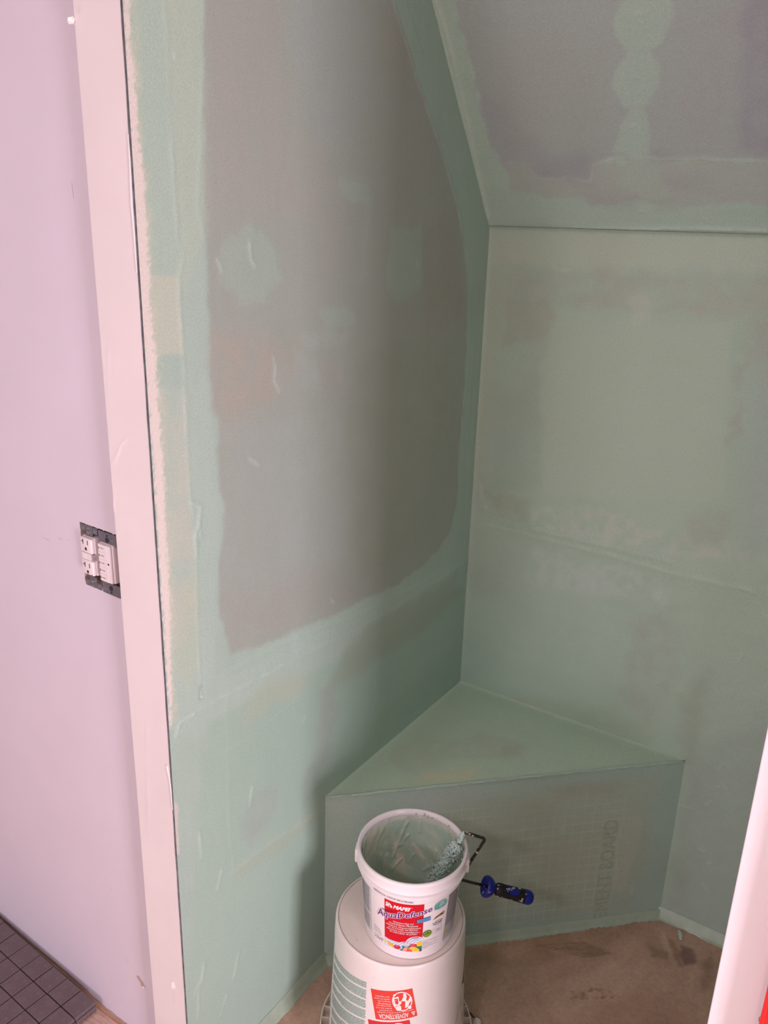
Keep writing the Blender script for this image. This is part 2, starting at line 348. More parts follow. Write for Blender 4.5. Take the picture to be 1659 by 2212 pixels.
# thin metal corner bead showing as a dark line, its glossy highlight put on as white strips
m_bead = mat('grey_metal_bead', (.16, .16, .18), rough=.4, metal=.3, var=.4, vscale=60)
bm = bmesh.new(); N_ = 80
for side in (0, 1):
    pass
ring = []
for i in range(N_+1):
    z = SZ+2.43*i/N_; wv = .0011+.0008*math.sin(i*1.7)*math.sin(i*.23)
    ring.append([bm.verts.new(p) for p in ((-.0004-wv*.55, -LW-.0008, z), (.0006, -LW-.0008, z), (.0006, -LW+.0016, z), (-.0004-wv*.55, -LW+.0016, z))])
for a, b in zip(ring[:-1], ring[1:]):
    for k in range(4): bm.faces.new((a[k], a[(k+1) % 4], b[(k+1) % 4], b[k]))
bm.faces.new(ring[0]); bm.faces.new(ring[-1])
from_bm('corner_bead', bm, wall_left, m_bead)
bm = bmesh.new()
def strip_px(pts, wds):
    rr = []
    for (x, y), wd in zip(pts, wds):
        p = hit(x, y, (0, 1, 0), -LW-.002); rr.append((bm.verts.new((p[0]-wd, -LW-.0003, p[2])), bm.verts.new((p[0]+wd, -LW-.0003, p[2])), bm.verts.new((p[0]+wd, -LW-.0022, p[2])), bm.verts.new((p[0]-wd, -LW-.0022, p[2]))))
    for a, b in zip(rr[:-1], rr[1:]):
        for k in range(4): bm.faces.new((a[k], a[(k+1) % 4], b[(k+1) % 4], b[k]))
strip_px([(276, 290), (280, 350), (284, 440), (289, 500), (295, 590)], [.0003, .0008, .0014, .001, .0003])
strip_px([(359, 1655), (365, 1680), (368, 1700), (372, 1750)], [.0003, .0012, .001, .0003])
from_bm('bead_highlight', bm, wall_left, mat('white_bead_highlight', (.9, .85, .88), rough=.3))  # highlight along the bead, modelled as thin white strips
# a crumb of dried compound stuck on the edge
bm = bmesh.new(); bmesh.ops.create_icosphere(bm, subdivisions=2, radius=.0045)
for v in bm.verts: v.co = v.co*random.uniform(.6, 1.35)+Vector((-.106+.008, -LW-.003, 1.928))
from_bm('compound_crumb', bm, wall_left, mat('white_compound', (.9, .84, .82), rough=.8))

# ------------------------------------------------------------------ back wall
wb = Wall((0, 0, SZ), (1, 0, 0), (0, 0, 1), (0, -1, 0), .893, H0-SZ+.004, .0036, GREEN*.98)
wb.mottle(.04, 6, seed=11); wb.mottle(.025, 12, 40, seed=12); wb.shift(THIN, .35, 4, 3, seed=13)
for k, (pts, c, op, soft, mt) in enumerate([
    ([(1060, 520), (1120, 530), (1105, 640), (1080, 740), (1060, 850), (1040, 1040), (1020, 1040)], YELG*.92, .35, .01, 0),
    ([(1060, 500), (1700, 512), (1700, 590), (1300, 580), (1060, 570)], np.array((.48, .54, .47)), .5, .015, 0),
    ([(1110, 590), (1300, 580), (1700, 600), (1700, 690), (1500, 680), (1350, 670), (1220, 655), (1110, 650)], THIN*1.04, .6, .02, .5),
    ([(1095, 650), (1180, 640), (1200, 690), (1175, 740), (1090, 745)], BROWNP*.95, .42, .010, .5),
    ([(1460, 650), (1600, 660), (1590, 690), (1470, 680)], PINKY, .4, .015, .9),
    ([(1230, 640), (1310, 640), (1300, 665), (1235, 665)], PINKY*.95, .4, .01, .9),
    ([(1605, 690), (1700, 680), (1700, 790), (1610, 780)], BROWNP, .45, .012, .7),
    ([(1590, 790), (1620, 780), (1600, 930), (1570, 960)], PINKY*.9, .45, .01, .8),
    ([(1640, 700), (1700, 700), (1700, 1200), (1600, 1200)], BLUISH*.95, .4, .02, .3),
    ([(1120, 860), (1165, 760), (1170, 1050), (1130, 1060), (1060, 1060), (1080, 850)], GREEN*.86, .35, .012, 0),
    ([(1200, 690), (1580, 700), (1560, 1080), (1180, 1070), (1165, 800)], np.array((.425, .53, .45)), .7, .012, 0),
    ([(1040, 1060), (1150, 1080), (1140, 1125), (1080, 1115)], YELG*.72, .5, .01, .5),
    ([(1150, 1100), (1290, 1095), (1380, 1125), (1500, 1165), (1620, 1190), (1600, 1210), (1400, 1190), (1230, 1160), (1150, 1140)], (.54, .56, .53), .5, .014, .9),
    ([(1140, 1180), (1300, 1210), (1400, 1235), (1450, 1270), (1430, 1330), (1380, 1290), (1250, 1280), (1140, 1260)], (.50, .57, .56), .55, .02, .9),
    ([(1480, 1110), (1590, 1100), (1560, 1190), (1470, 1170)], PINKY*.9, .35, .02, .5),
    ([(1370, 1350), (1460, 1300), (1460, 1480), (1400, 1560), (1340, 1500)], PINKY*.88, .35, .02, .5),
    ([(1100, 1500), (1110, 1520), (1250, 1575), (1400, 1640), (1420, 1560), (1380, 1550), (1200, 1510)], YELG*.82, .4, .02, .3),
    ([(1465, 1500), (1530, 1450), (1500, 1700), (1470, 1640)], BROWNP*.75, .3, .02, .3),
    ([(1470, 1750), (1500, 1700), (1480, 1960), (1440, 1960)], BROWNP*.85, .3, .015, .3),
    ([(1500, 1640), (1700, 1500), (1700, 2100), (1450, 2050), (1470, 1800)], (.36, .42, .40), .6, .03, .2),
    ([(1360, 640), (1405, 635), (1400, 690), (1370, 700)], np.array((.5, .56, .49)), .5, .01, .2),
    ([(1200, 578), (1235, 578), (1235, 588), (1205, 588)], np.array((.55, .60, .52)), .6, .006, .2),
]): wb.patch(pts, c, op, soft, .015, 30, seed=90+k, mott=mt, ms=45)
wb.line([(1040, 1132), (1150, 1158), (1300, 1195), (1450, 1238), (1620, 1275)], .006, .0010, (.5, .58, .5), .3, seed=61)
wb.line([(1150, 1145), (1300, 1178), (1450, 1215)], .006, .0010, None, seed=62)
wb.line([(1070, 1125), (1350, 1200), (1620, 1278)], .035, .0014, None, seed=63, rough=.1)
wb.line([(1230, 578), (1330, 585), (1380, 586), (1500, 598), (1590, 603), (1659, 605)], .002, .0008, None, seed=64)
for k, pts in enumerate([[(1045, 1080), (1048, 1088)], [(1340, 965), (1352, 968)], [(1590, 1440), (1605, 1410)], [(1580, 1500), (1590, 1470)], [(1475, 1743), (1500, 1750)], [(1545, 1700), (1555, 1702)], [(1550, 1665), (1562, 1650)],
                         [(1510, 1835), (1522, 1840)], [(1530, 1870), (1535, 1865)], [(1515, 1910), (1525, 1925)], [(1400, 1160), (1410, 1165)], [(1600, 1270), (1630, 1280)], [(1525, 1740), (1535, 1730)], [(1560, 1690), (1566, 1705)]]):
    wb.line(pts, .003, .0014, (.5, .56, .5), .35, seed=110+k)
wb.line([(1037, 1050), (1040, 1070), (1042, 1090), (1050, 1095)], .006, .0012, (.55, .60, .55), .5, seed=130)
sel = wb.u > .66; wb.h += np.where(sel, .0006, .0001)*fbm(wb.u, wb.v, 90, 60, 3, seed=14)
wb.h += .0008*fbm(wb.u, wb.v, 4, 4, 3, seed=15)
# small fillets of coating in the corners
wb.h += .004*np.exp(-(wb.u/.006))+.003*np.exp(-((H0-SZ-wb.v)/.004))
wb.col *= np.array((1.03, 1.035, .985))
wall_back = struct(wb.build('wall_back', m_mem))
slab('board_behind', (-.0948, .006, SZ-.06), (1.02, .02, H0+.02), m_pink, wall_back)

# ------------------------------------------------------------------ sloped ceiling
sl = Wall((0, 0, H0), (1, 0, 0), slope_dir, slope_n, .893, (-YC)/(-slope_dir[1]), .0036, GREEN*.97)
sl.mottle(.04, 6, seed=21); sl.mottle(.03, 10, 50, seed=22)
thin2 = [(930, -320), (978, -60), (986, 20), (1005, 90), (1018, 150), (1032, 200), (1040, 260), (1056, 315), (1075, 335), (1080, 355), (1130, 352), (1160, 385), (1185, 388), (1235, 385), (1275, 395), (1282, 358), (1330, 340), (1400, 338), (1420, 345), (1500, 342), (1700, 352), (1700, -320)]
sl.patch(thin2, PURP, .95, .005, .012, 40, seed=23)
sl.patch([(1085, 350), (1290, 350), (1420, 343), (1700, 350), (1700, 450), (1590, 442), (1480, 448), (1450, 428), (1420, 440), (1360, 436), (1280, 442), (1250, 425), (1150, 425), (1100, 405)], (.385, .41, .395), .7, .006, .016, 35, seed=24)
for k, (pts, c, op) in enumerate([([(1040, 200), (1120, 260), (1200, 340), (1090, 345), (1060, 300)], (.355, .365, .405), .5),
    ([(1150, 340), (1290, 335), (1280, 400), (1170, 385)], (.305, .325, .37), .6), ([(1250, 100), (1320, 60), (1310, 250), (1270, 330), (1220, 300)], (.36, .40, .37), .5),
    ([(1400, 335), (1480, 325), (1480, 342), (1400, 348)], (.305, .325, .37), .6),
    ([(1060, 80), (1230, 60), (1230, 330), (1090, 300)], (.39, .42, .39), .4), ([(1600, -40), (1700, -40), (1700, 340), (1590, 330)], (.30, .29, .36), .6), ([(1480, 40), (1590, 20), (1580, 330), (1470, 310)], (.38, .39, .39), .45),
    ([(1430, 380), (1520, 375), (1520, 410), (1430, 405)], (.34, .35, .39), .35), ([(1280, 425), (1370, 423), (1370, 440), (1280, 443)], (.34, .34, .33), .5), ([(1425, 430), (1460, 428), (1460, 450), (1425, 448)], (.34, .34, .33), .5)]):
    sl.patch(pts, c, op, .02, .02, 20, seed=140+k, mott=.4)
for k, pts in enumerate([[(1335, 20), (1360, -20), (1440, -20), (1456, 20), (1445, 60), (1430, 95), (1405, 112), (1355, 112), (1330, 80), (1322, 45)],
                         [(1360, 112), (1405, 112), (1425, 145), (1420, 185), (1395, 232), (1345, 232), (1318, 185), (1335, 145)],
                         [(1366, 232), (1390, 232), (1402, 275), (1404, 335), (1362, 338), (1326, 328), (1338, 285), (1352, 250)],
                         [(1330, 340), (1420, 342), (1430, 400), (1455, 425), (1420, 440), (1330, 400)]]):
    sl.patch(pts, GREEN*.97, .80 if k < 3 else .35, .005, .004, 45, seed=150+k, relief=.0003)
sl.line([(935, -20), (960, 60), (985, 150), (1010, 260), (1035, 370), (1056, 470)], .0035, .0022, (.55, .62, .54), .4, seed=160)
sl.line(thin2[1:23], .0030, .0010, (.50, .58, .51), .35, seed=164)
sl.line([(1240, 490), (1330, 492), (1400, 494), (1500, 493), (1659, 497)], .0026, .0020, (.58, .66, .58), .6, seed=161)
sl.line([(1200, 488), (1659, 500)], .010, .0014, None, seed=162, rough=.1)
for k, pts in enumerate([[(1372, 28), (1386, 30)], [(1364, 166), (1368, 168)], [(1364, 272), (1372, 270)], [(1380, 454), (1388, 456)], [(945, 30), (952, 28)]]): sl.line(pts, .003, .0016, (.5, .58, .5), .5, seed=170+k)
sl.h += .0007*fbm(sl.u, sl.v, 5, 5, 3, seed=25)+.0002*fbm(sl.u, sl.v, 20, 90, 3, seed=26)
sl.h += .004*np.exp(-(sl.u/.006))
sl.col *= 1.16
ceiling_slope = struct(sl.build('ceiling_slope', m_mem))
ceiling_slope.name = 'ceiling'

# right wall (its shower side faces away from the view, its end face is the bright strip)
wr = Wall((.893, -LW+.003, SZ), (0, 1, 0), (0, 0, 1), (-1, 0, 0), LW, 2.43, .02, GREEN, under)
wr.mottle(.05, 7, seed=31)
wall_right = struct(wr.build('wall_right', m_mem))
m_white = mat('white_jamb_paint', (.80, .75, .80), rough=.45, var=.015, vscale=12, bump=.5, bscale=170, bdist=.0012, stretch=(1, 1, .35), spec=.4)
bm = bmesh.new(); box(bm, (.8932, -LW, SZ-.06), (1.035, 0, 2.40), .0012, 2); from_bm('wall_core', bm, wall_right, m_white)
# flat ceiling and outer walls of the room
m_ceil = mat('flat_ceiling_paint', (.78, .72, .71), rough=.8)
bm = bmesh.new(); box(bm, (-2.2, -3.4, 2.40), (3.2, YC-.001, 2.46)); box(bm, (-2.2, YC, 2.405), (3.2, .2, 2.46)); struct(from_bm('ceiling', bm, None, m_ceil))

# ------------------------------------------------------------------ lavender wall with the box opening
WA = math.atan(-.035); WO = Vector((-.25, -1.040, 0))
wx = Vector((math.cos(WA), math.sin(WA), 0)); wn = Vector((math.sin(WA), -math.cos(WA), 0))   # wn faces the room
def wpx(u, v):   # photo direction -> (along wall, height)
    p = hit(u, v, tuple(wn), wn.dot(WO)); d = Vector(p)-WO; return d.dot(wx), p[2]
wall_outer = empty('wall_outer', WO, WA); struct(wall_outer)       # local +x along wall, -y to the room
HX0, HZ1 = wpx(172, 1127); HX1 = .125; HZ0 = wpx(190, 1252)[1]-.004
SC = 1.10
bm = bmesh.new()
def quad(bm, a, b, c, d): return bm.faces.new([bm.verts.new(p) for p in (a, b, c, d)])
xs = [-2.0, HX0, HX1, .172]; zs = [.012, HZ0, HZ1, 2.40]
TH = .013
for i in range(3):
    for j in range(3):
        if i == 1 and j == 1: continue
        if j == 0:   # jagged lower edge
            n = max(2, int((xs[i+1]-xs[i])/.012)); bot = []
            for k in range(n+1):
                x = xs[i]+(xs[i+1]-xs[i])*k/n
                z = .011+.003*math.sin(x*23)+random.uniform(-.0016, .0016)
                bot.append((x, z))
            for (xa, za), (xb, zb) in zip(bot[:-1], bot[1:]):
                quad(bm, (xa, 0, za), (xb, 0, zb), (xb, 0, zs[1]), (xa, 0, zs[1])); quad(bm, (xa, 0, za), (xb, 0, zb), (xb, TH, zb), (xa, TH, za))
        else: quad(bm, (xs[i], 0, zs[j]), (xs[i+1], 0, zs[j]), (xs[i+1], 0, zs[j+1]), (xs[i], 0, zs[j+1]))
o_ = from_bm('drywall', bm, wall_outer, m_pink)
# torn paper and gypsum around the opening
m_gyp = mat('raw_gypsum_edge', (.55, .42, .36), rough=.9, var=.2, vscale=200)
bm = bmesh.new()
def edge_ribbon(pts, off):
    for (a, b) in zip(pts[:-1], pts[1:]):
        quad(bm, (a[0], 0, a[1]), (b[0], 0, b[1]), (b[0]+off[0], TH, b[1]+off[1]), (a[0]+off[0], TH, a[1]+off[1]))
for (a, b) in (((HX0, HZ0), (HX0, HZ1)), ((HX0, HZ1), (HX1, HZ1)), ((HX1, HZ1), (HX1, HZ0)), ((HX1, HZ0), (HX0, HZ0))):
    edge_ribbon([a, b], (0, 0))
# small chipped flakes round the hole
for k in range(16):
    x = HX0+random.random()*.09; z = HZ1-.0005 if k % 2 else HZ0+.0005
    box(bm, (x, .0004, z-.0012), (x+random.uniform(.002, .007), .004, z+.0012))
from_bm('gypsum_edge', bm, wall_outer, m_gyp)
# wooden sole plate showing under the drywall
m_sole = mat('brown_sole_plate', (.64, .46, .39), rough=.85, var=.25, vscale=30, stretch=(1, 8, 8), bump=.4, bscale=100)
bm = bmesh.new(); box(bm, (-1.6, .0135, -.04), (.15, .075, .05)); box(bm, (-1.6, -.0005, -.03), (.15, .0135, .0005)); from_bm('sole_plate', bm, wall_outer, m_sole)
# gouge with torn paper near the foot of the wall
fx, fz = wpx(305, 2120)
bm = bmesh.new()
pts = [(-.014, .006), (-.006, .010), (.010, -.001), (.013, -.007), (.006, -.011), (-.004, -.004)]
a_ = [bm.verts.new((fx+x*.95, -.0012, fz+z)) for x, z in pts]; b_ = [bm.verts.new((fx+x, .0004, fz+z*1.05)) for x, z in pts]
bm.faces.new(a_)
for k in range(6): bm.faces.new((a_[k], a_[(k+1) % 6], b_[(k+1) % 6], b_[k]))
from_bm('torn_paper', bm, wall_outer, mat('torn_brown_paper', (.50, .36, .31), rough=.9, var=.25, vscale=150))['label'] = 'brown torn paper patch'
bm = bmesh.new()
for (x, z, s) in ((.008, -.008, .003), (.012, -.006, .0022), (.004, -.010, .002)):
    r = bmesh.ops.create_icosphere(bm, subdivisions=1, radius=s)
    for v in r['verts']: v.co = v.co*random.uniform(.8, 1.2)+Vector((fx+x, -.002, fz+z))
from_bm('gypsum_crumb', bm, wall_outer, mat('pale_gypsum', (.80, .66, .62), rough=.9))
# scuffs and nail marks as shallow real dents
bm = bmesh.new()
for (u, v, a, L_) in ((241, 1919, 1.2, .006), (195, 1929, .3, .004), (60, 1972, 1.3, .005), (157, 412, 1.5, .022), (276, 2076, 1.2, .010), (262, 2160, 1.4, .007), (100, 1165, .1, .02), (130, 1164, .1, .012), (285, 2160, .4, .003), (148, 1166, 0, .006)):
    x, z = wpx(u, v); dx, dz = math.cos(a)*L_/2, math.sin(a)*L_/2; t = .0006
    quad(bm, (x-dx, -.0003, z+dz), (x+dx, -.0003, z-dz), (x+dx+t, -.0003, z-dz+t), (x-dx+t, -.0003, z+dz+t))
from_bm('scuff_mark', bm, wall_outer, mat('grey_scuff', (.45, .37, .40), rough=.8))
# far part beyond the right end wall
bm = bmesh.new(); box(bm, (1.036, -LW+.03, 0), (3.0, -LW+.10, 2.40)); struct(from_bm('wall_far', bm, None, m_white)).name = 'wall_side'

# ------------------------------------------------------------------ electrical box and devices
m_strap = mat('grey_zinc_strap', (.17, .155, .19), rough=.45, metal=.35, var=.15, vscale=80)
m_screw = mat('bright_screw', (.55, .5, .48), rough=.25, metal=.9)
m_dev = mat('white_plastic_device', (.78, .69, .72), rough=.35)
m_slot = mat('black_slot', (.03, .02, .025), rough=.6)
m_plastic_blue = mat('pale_box_plastic', (.36, .28, .22), rough=.6)
def at_wall(x, z, y=0): return WO+wx*x+Vector((0, 0, z))-wn*y
ebox = empty('electrical_box', at_wall(HX0, HZ0), WA); tag(ebox, 'open two-gang electrical box recessed in the lavender wall behind both devices', 'electrical box')
bm = bmesh.new(); bw, bh, bd = HX1-HX0-.001, HZ1-HZ0-.001, .07
for a, b in (((.0005, .0135, 0), (.003, bd, bh)), ((bw-.003, .0135, 0), (bw, bd, bh)), ((.0005, .0135, 0), (bw, bd, .003)), ((.0005, .0135, bh-.003), (bw, bd, bh)), ((.0005, bd-.003, 0), (bw, bd, bh))): box(bm, a, b)
from_bm('shell', bm, ebox, m_plastic_blue)
bm = bmesh.new()
for k in range(5):
    x0 = .02+.02*k; tube(bm, fillet([(x0, .06, .01), (x0+.01, .045, .02+.01*k), (x0-.01, .05, .07), (x0+.005, .055, .10)], .008, 4), .0016, 6)
from_bm('wire', bm, ebox, mat('copper_and_black_wire', (.25, .12, .07), rough=.5))

def cyl(bm, c, r, y0, y1, n=20):   # cylinder along local y
    a = [bm.verts.new((c[0]+r*math.cos(2*PI*k/n), y0, c[1]+r*math.sin(2*PI*k/n))) for k in range(n)]
    b = [bm.verts.new((c[0]+r*math.cos(2*PI*k/n), y1, c[1]+r*math.sin(2*PI*k/n))) for k in range(n)]
    bm.faces.new(a); bm.faces.new(b)
    for k in range(n): bm.faces.new((a[k], a[(k+1) % n], b[(k+1) % n], b[k]))
def device(name, cx, cz, label, cat, wide):
    e = empty(name, at_wall(cx, cz), WA); e.scale = (SC, SC, SC); tag(e, label, cat)
    return e
zc = (wpx(195, 1149)[1]+wpx(202, 1256)[1])/2+.004
lx = (wpx(195, 1149)[0]+wpx(202, 1256)[0])/2; rx = lx+.0450*SC
out = device('wall_outlet', lx, zc, 'white duplex wall outlet without cover plate, left of the timer switch', 'outlet', False)
for s in (1, -1):
    bm = bmesh.new(); z0, z1 = sorted((s*.0335, s*.0525))
    box(bm, (-.0085, -.0016, z0), (.0085, 0, z1), .0005)                # tab
    for t in (-1, 1):
        x0, x1 = sorted((t*.0095, t*.0205)); za, zb = sorted((s*.041, s*.0525))
        box(bm, (x0, -.0016, za), (x1, 0, zb), .0012)                    # plaster ears
    box(bm, (-.02, -.0012, min(s*.049, s*.0515)), (.02, -.0002, max(s*.049, s*.0515)))
    from_bm('mounting_strap', bm, out, m_strap)
for s in (1, -1):
    for c_, r_c, y_ in (((0, s*.0415), .0033, -.0032), ((0, s*.0485), .0024, -.0028), ((-.015, s*.0465), .0026, -.0022), ((.015, s*.0465), .0026, -.0022)):
        bm = bmesh.new(); cyl(bm, c_, r_c, y_, -.0012, 16); from_bm('screw', bm, out, m_screw, 40)
bm = bmesh.new(); box(bm, (-.0158, -.0035, -.0318), (.0158, .02, .0318), .0022, 3); from_bm('housing', bm, out, m_dev, 40)
for z0, z1 in ((.0060, .0312), (-.0312, -.0060)):
    bm = bmesh.new(); box(bm, (-.0142, -.0095, z0), (.0142, -.003, z1), .0022, 3); from_bm('receptacle_face', bm, out, m_dev, 40)
for s in (-1, 1):
    bm = bmesh.new(); x0, x1 = sorted((s*.0003, s*.0122)); box(bm, (x0, -.0092, -.0054), (x1, -.003, .0054), .0006, 1); from_bm('test_button', bm, out, m_dev)
for zc_ in (.0195, -.0195):
    y0, y1 = -.0098, -.0092
    bm = bmesh.new(); box(bm, (.0048, y0, zc_+.001), (.0064, y1, zc_+.0085)); from_bm('slot', bm, out, m_slot)
    bm = bmesh.new(); box(bm, (-.0066, y0, zc_+.001), (-.0050, y1, zc_+.0090)); box(bm, (-.0100, y0+.0001, zc_+.0045), (-.0060, y1, zc_+.006)); from_bm('slot', bm, out, m_slot)
    bm = bmesh.new(); cyl(bm, (.0002, zc_-.006), .0024, y0, y1, 16); box(bm, (-.0022, y0+.0001, zc_-.0088), (.0026, y1, zc_-.006)); from_bm('ground_slot', bm, out, m_slot)
bm = bmesh.new(); cyl(bm, (.0105, -.0290), .0008, -.0098, -.009, 10); from_bm('status_light', bm, out, m_slot)
bm = bmesh.new(); box(bm, (.0126, -.0096, -.0058), (.0160, -.003, .0054), .0006); from_bm('indicator_light', bm, out, mat('grey_lens', (.35, .28, .30), rough=.2, var=.4, vscale=400))
bm = bmesh.new(); box(bm, (-.016, .02, -.032), (.016, .042, .032), .002); from_bm('rear_body', bm, out, m_dev)

tm = device('timer_switch', rx, zc-.001, 'white timer switch with five minute buttons, partly behind the pink wall end', 'switch', True)
for z0, z1 in ((.0325, .0525), (-.0525, -.0325)):
    bm = bmesh.new(); box(bm, (-.0222, -.0014, z0), (.0222, 0, z1), .0008); from_bm('mounting_strap', bm, tm, m_strap)
for s in (1, -1):
    for z_, r_c in ((s*.0405, .0042), (s*.0475, .0019)):
        bm = bmesh.new(); cyl(bm, (.0, z_), r_c, -.0019, -.0013); from_bm('screw_hole', bm, tm, m_slot)
bm = bmesh.new(); box(bm, (-.0164, -.0045, -.0318), (.0164, .02, .0318), .0018, 3); from_bm('housing', bm, tm, m_dev, 40)
bm = bmesh.new(); box(bm, (-.0152, -.0085, -.0312), (.0142, -.004, .0312), .0015, 2); from_bm('face_plate', bm, tm, m_dev, 40)
bm = bmesh.new(); cyl(bm, (.0085, .001), .0016, -.0092, -.0084, 14); from_bm('sensor_hole', bm, tm, m_slot)

# ------------------------------------------------------------------ lettering helpers
_tcache = {}
def text_tris(body, bold=0., shear=0., spacing=1.0):
    key = (body, shear, spacing)
    if key in _tcache: return _tcache[key]
    cu = bpy.data.curves.new('t', 'FONT'); cu.body = body; cu.size = 1; cu.offset = 0; cu.shear = shear; cu.resolution_u = 2; cu.space_character = spacing
    ob = bpy.data.objects.new('t', cu); COL.objects.link(ob); bpy.context.view_layer.update()
    me = bpy.data.meshes.new_from_object(ob.evaluated_get(bpy.context.evaluated_depsgraph_get()))
    bpy.data.objects.remove(ob); me.calc_loop_triangles()
    V = np.array([v.co[:2] for v in me.vertices]); T = [tuple(t.vertices) for t in me.loop_triangles]
    bpy.data.meshes.remove(me); bpy.data.curves.remove(cu)
    lo, hi = V.min(0), V.max(0); V = (V-lo)/(hi-lo)
    _tcache[key] = (V, T, (hi-lo)); return _tcache[key]
class Decal:
    """flat print on a cone: vertices in (azimuth deg, height) mapped on the side of a lathe"""
    def __init__(s, c, z0, r0, z1, r1): s.c = c; s.z0 = z0; s.r0 = r0; s.k = (r1-r0)/z1; s.V = []; s.F = []; s.C = []; s.base = .00025
    def pt(s, az, z, lay):
        r = s.r0+s.k*z+s.base+lay*.00012; a = math.radians(az); return (s.c[0]+r*math.cos(a), s.c[1]+r*math.sin(a), s.z0+z)
    def poly(s, P, col, lay=0):
        i = len(s.V); s.V += [s.pt(a, z, lay) for a, z in P]; s.F.append(tuple(range(i, i+len(P)))); s.C.append(col)
    def quad(s, q, u0, v0, u1, v1, col, lay=0, n=None):
        n = n or max(1, int(abs(u1-u0)*26)+1); m = max(1, int(abs(v1-v0)*6))
        for k in range(n):
            for j in range(m):
                ua, ub = u0+(u1-u0)*k/n, u0+(u1-u0)*(k+1)/n; va, vb = v0+(v1-v0)*j/m, v0+(v1-v0)*(j+1)/m
                s.poly([s.bil(q, *p) for p in ((ua, va), (ub, va), (ub, vb), (ua, vb))], col, lay)
    @staticmethod
    def bil(q, u, v):   # q: bottom-left, bottom-right, top-right, top-left in (az, z)
        a, b, c, d = q
        return tuple(a[i]*(1-u)*(1-v)+b[i]*u*(1-v)+c[i]*u*v+d[i]*(1-u)*v for i in (0, 1))
    def text(s, q, body, col, lay=1, bold=0., shear=0., u0=0, v0=0, u1=1, v1=1, bend=0, spacing=1.):
        if bold > .011:      # heavier strokes from overlapping copies
            q_ = [(1, 0), (-1, 0), (0, 1), (0, -1), (.7, .7), (-.7, .7), (.7, -.7), (-.7, -.7)]
            V, T, ex = text_tris(body, 0, shear, spacing); b2 = bold*1.25
            for a_, c_ in q_: s.text(q, body, col, lay, 0, shear, u0+a_*b2/ex[0]*(u1-u0), v0+c_*b2/ex[1]*(v1-v0)*.8, u1+a_*b2/ex[0]*(u1-u0), v1+c_*b2/ex[1]*(v1-v0)*.8, bend, spacing)
            return
        V, T, _ = text_tris(body, bold, shear, spacing); i = len(s.V)
        for x, y in V:
            az, z = s.bil(q, u0+(u1-u0)*x, v0+(v1-v0)*y); z += bend*4*x*(1-x); s.V.append(s.pt(az, z, lay))
        for t in T: s.F.append(tuple(i+k for k in t)); s.C.append(col)
    def shape(s, q, P, col, lay=1):
        s.poly([s.bil(q, *p) for p in P], col, lay)
    def ring(s, q, cx, cy, rx_, ry, wd, col, lay=1, a0=0, a1=2*PI, n=28):
        for k in range(n):
            t0, t1 = a0+(a1-a0)*k/n, a0+(a1-a0)*(k+1)/n; f = lambda t, rr: (cx+rx_*rr*math.cos(t), cy+ry*rr*math.sin(t))
            s.shape(q, [f(t0, 1), f(t1, 1), f(t1, 1-wd), f(t0, 1-wd)], col, lay)
    def disc(s, q, cx, cy, rx_, ry, col, lay=1, n=24, a0=0, a1=2*PI):
        s.shape(q, [(cx+rx_*math.cos(a0+(a1-a0)*k/n), cy+ry*math.sin(a0+(a1-a0)*k/n)) for k in range(n+(a1-a0 < 6))], col, lay)
    def build(s, name, parent, m):
        me = bpy.data.meshes.new(name); me.from_pydata(s.V, [], s.F); me.update()
        at = me.color_attributes.new('ink', 'FLOAT_COLOR', 'CORNER'); buf = []
        for f, c in zip(s.F, s.C): buf += [*c, 1.]*len(f)
        at.data.foreach_set('color', buf)
        # all faces outward
        bm = bmesh.new(); bm.from_mesh(me)
        for f in bm.faces:
            c = f.calc_center_median(); n = Vector((c.x-s.c[0], c.y-s.c[1], 0))
            if f.normal.dot(n) < 0: f.normal_flip()
        bm.to_mesh(me); bm.free()
        return link(name, me, parent, m)
m_ink = mat('printed_label', (1, 1, 1), rough=.32, attr='ink', var=.03, vscale=300)

# button legends on the timer switch (flat print on flat face)
def flat_text(name, parent, items, m):
    bm = bmesh.new()
    for body, x0, z0, w_, h_, y in items:
        V, T, _ = text_tris(body, .01)
        vs_ = [bm.verts.new((x0+w_*a, y, z0+h_*b)) for a, b in V]
        for t in T:
            try: bm.faces.new([vs_[k] for k in t])
            except ValueError: pass
    return from_bm(name, bm, parent, m)
for k, t_ in enumerate(('5 MIN', '10 MIN', '15 MIN', '30 MIN', '60 MIN')):
    z = .0248-.0124*k
    bm = bmesh.new(); box(bm, (-.0142, -.0090, z-.0059), (.0058, -.0080, z+.0059), .0003)
    b_ = from_bm('timer_button', bm, tm, m_dev)
    flat_text('button_legend', b_, [(t_, -.0095, z-.0010, .0085, .0021, -.00915)], m_slot)
    bm = bmesh.new(); box(bm, (-.0128, -.0093, z-.0022), (-.0116, -.0089, z+.0014)); from_bm('status_light', bm, b_, m_slot)
flat_text('strap_legend', tm, [('TOP', .009, .0405, .006, .0022, -.00165)], mat('pale_stamp', (.45, .42, .46)))
flat_text('strap_legend', tm, [('WARRANTY', -.018, -.044, .011, .0014, -.00165), ('ON WALL', -.018, -.0465, .010, .0014, -.00165)], mat('pale_stamp', (.45, .42, .46)))

for o_ in list(out.children)+list(tm.children):
    if o_.name.split('.')[0] in ('mounting_strap', 'screw', 'screw_hole', 'strap_legend'): o_.location.z = -.0034
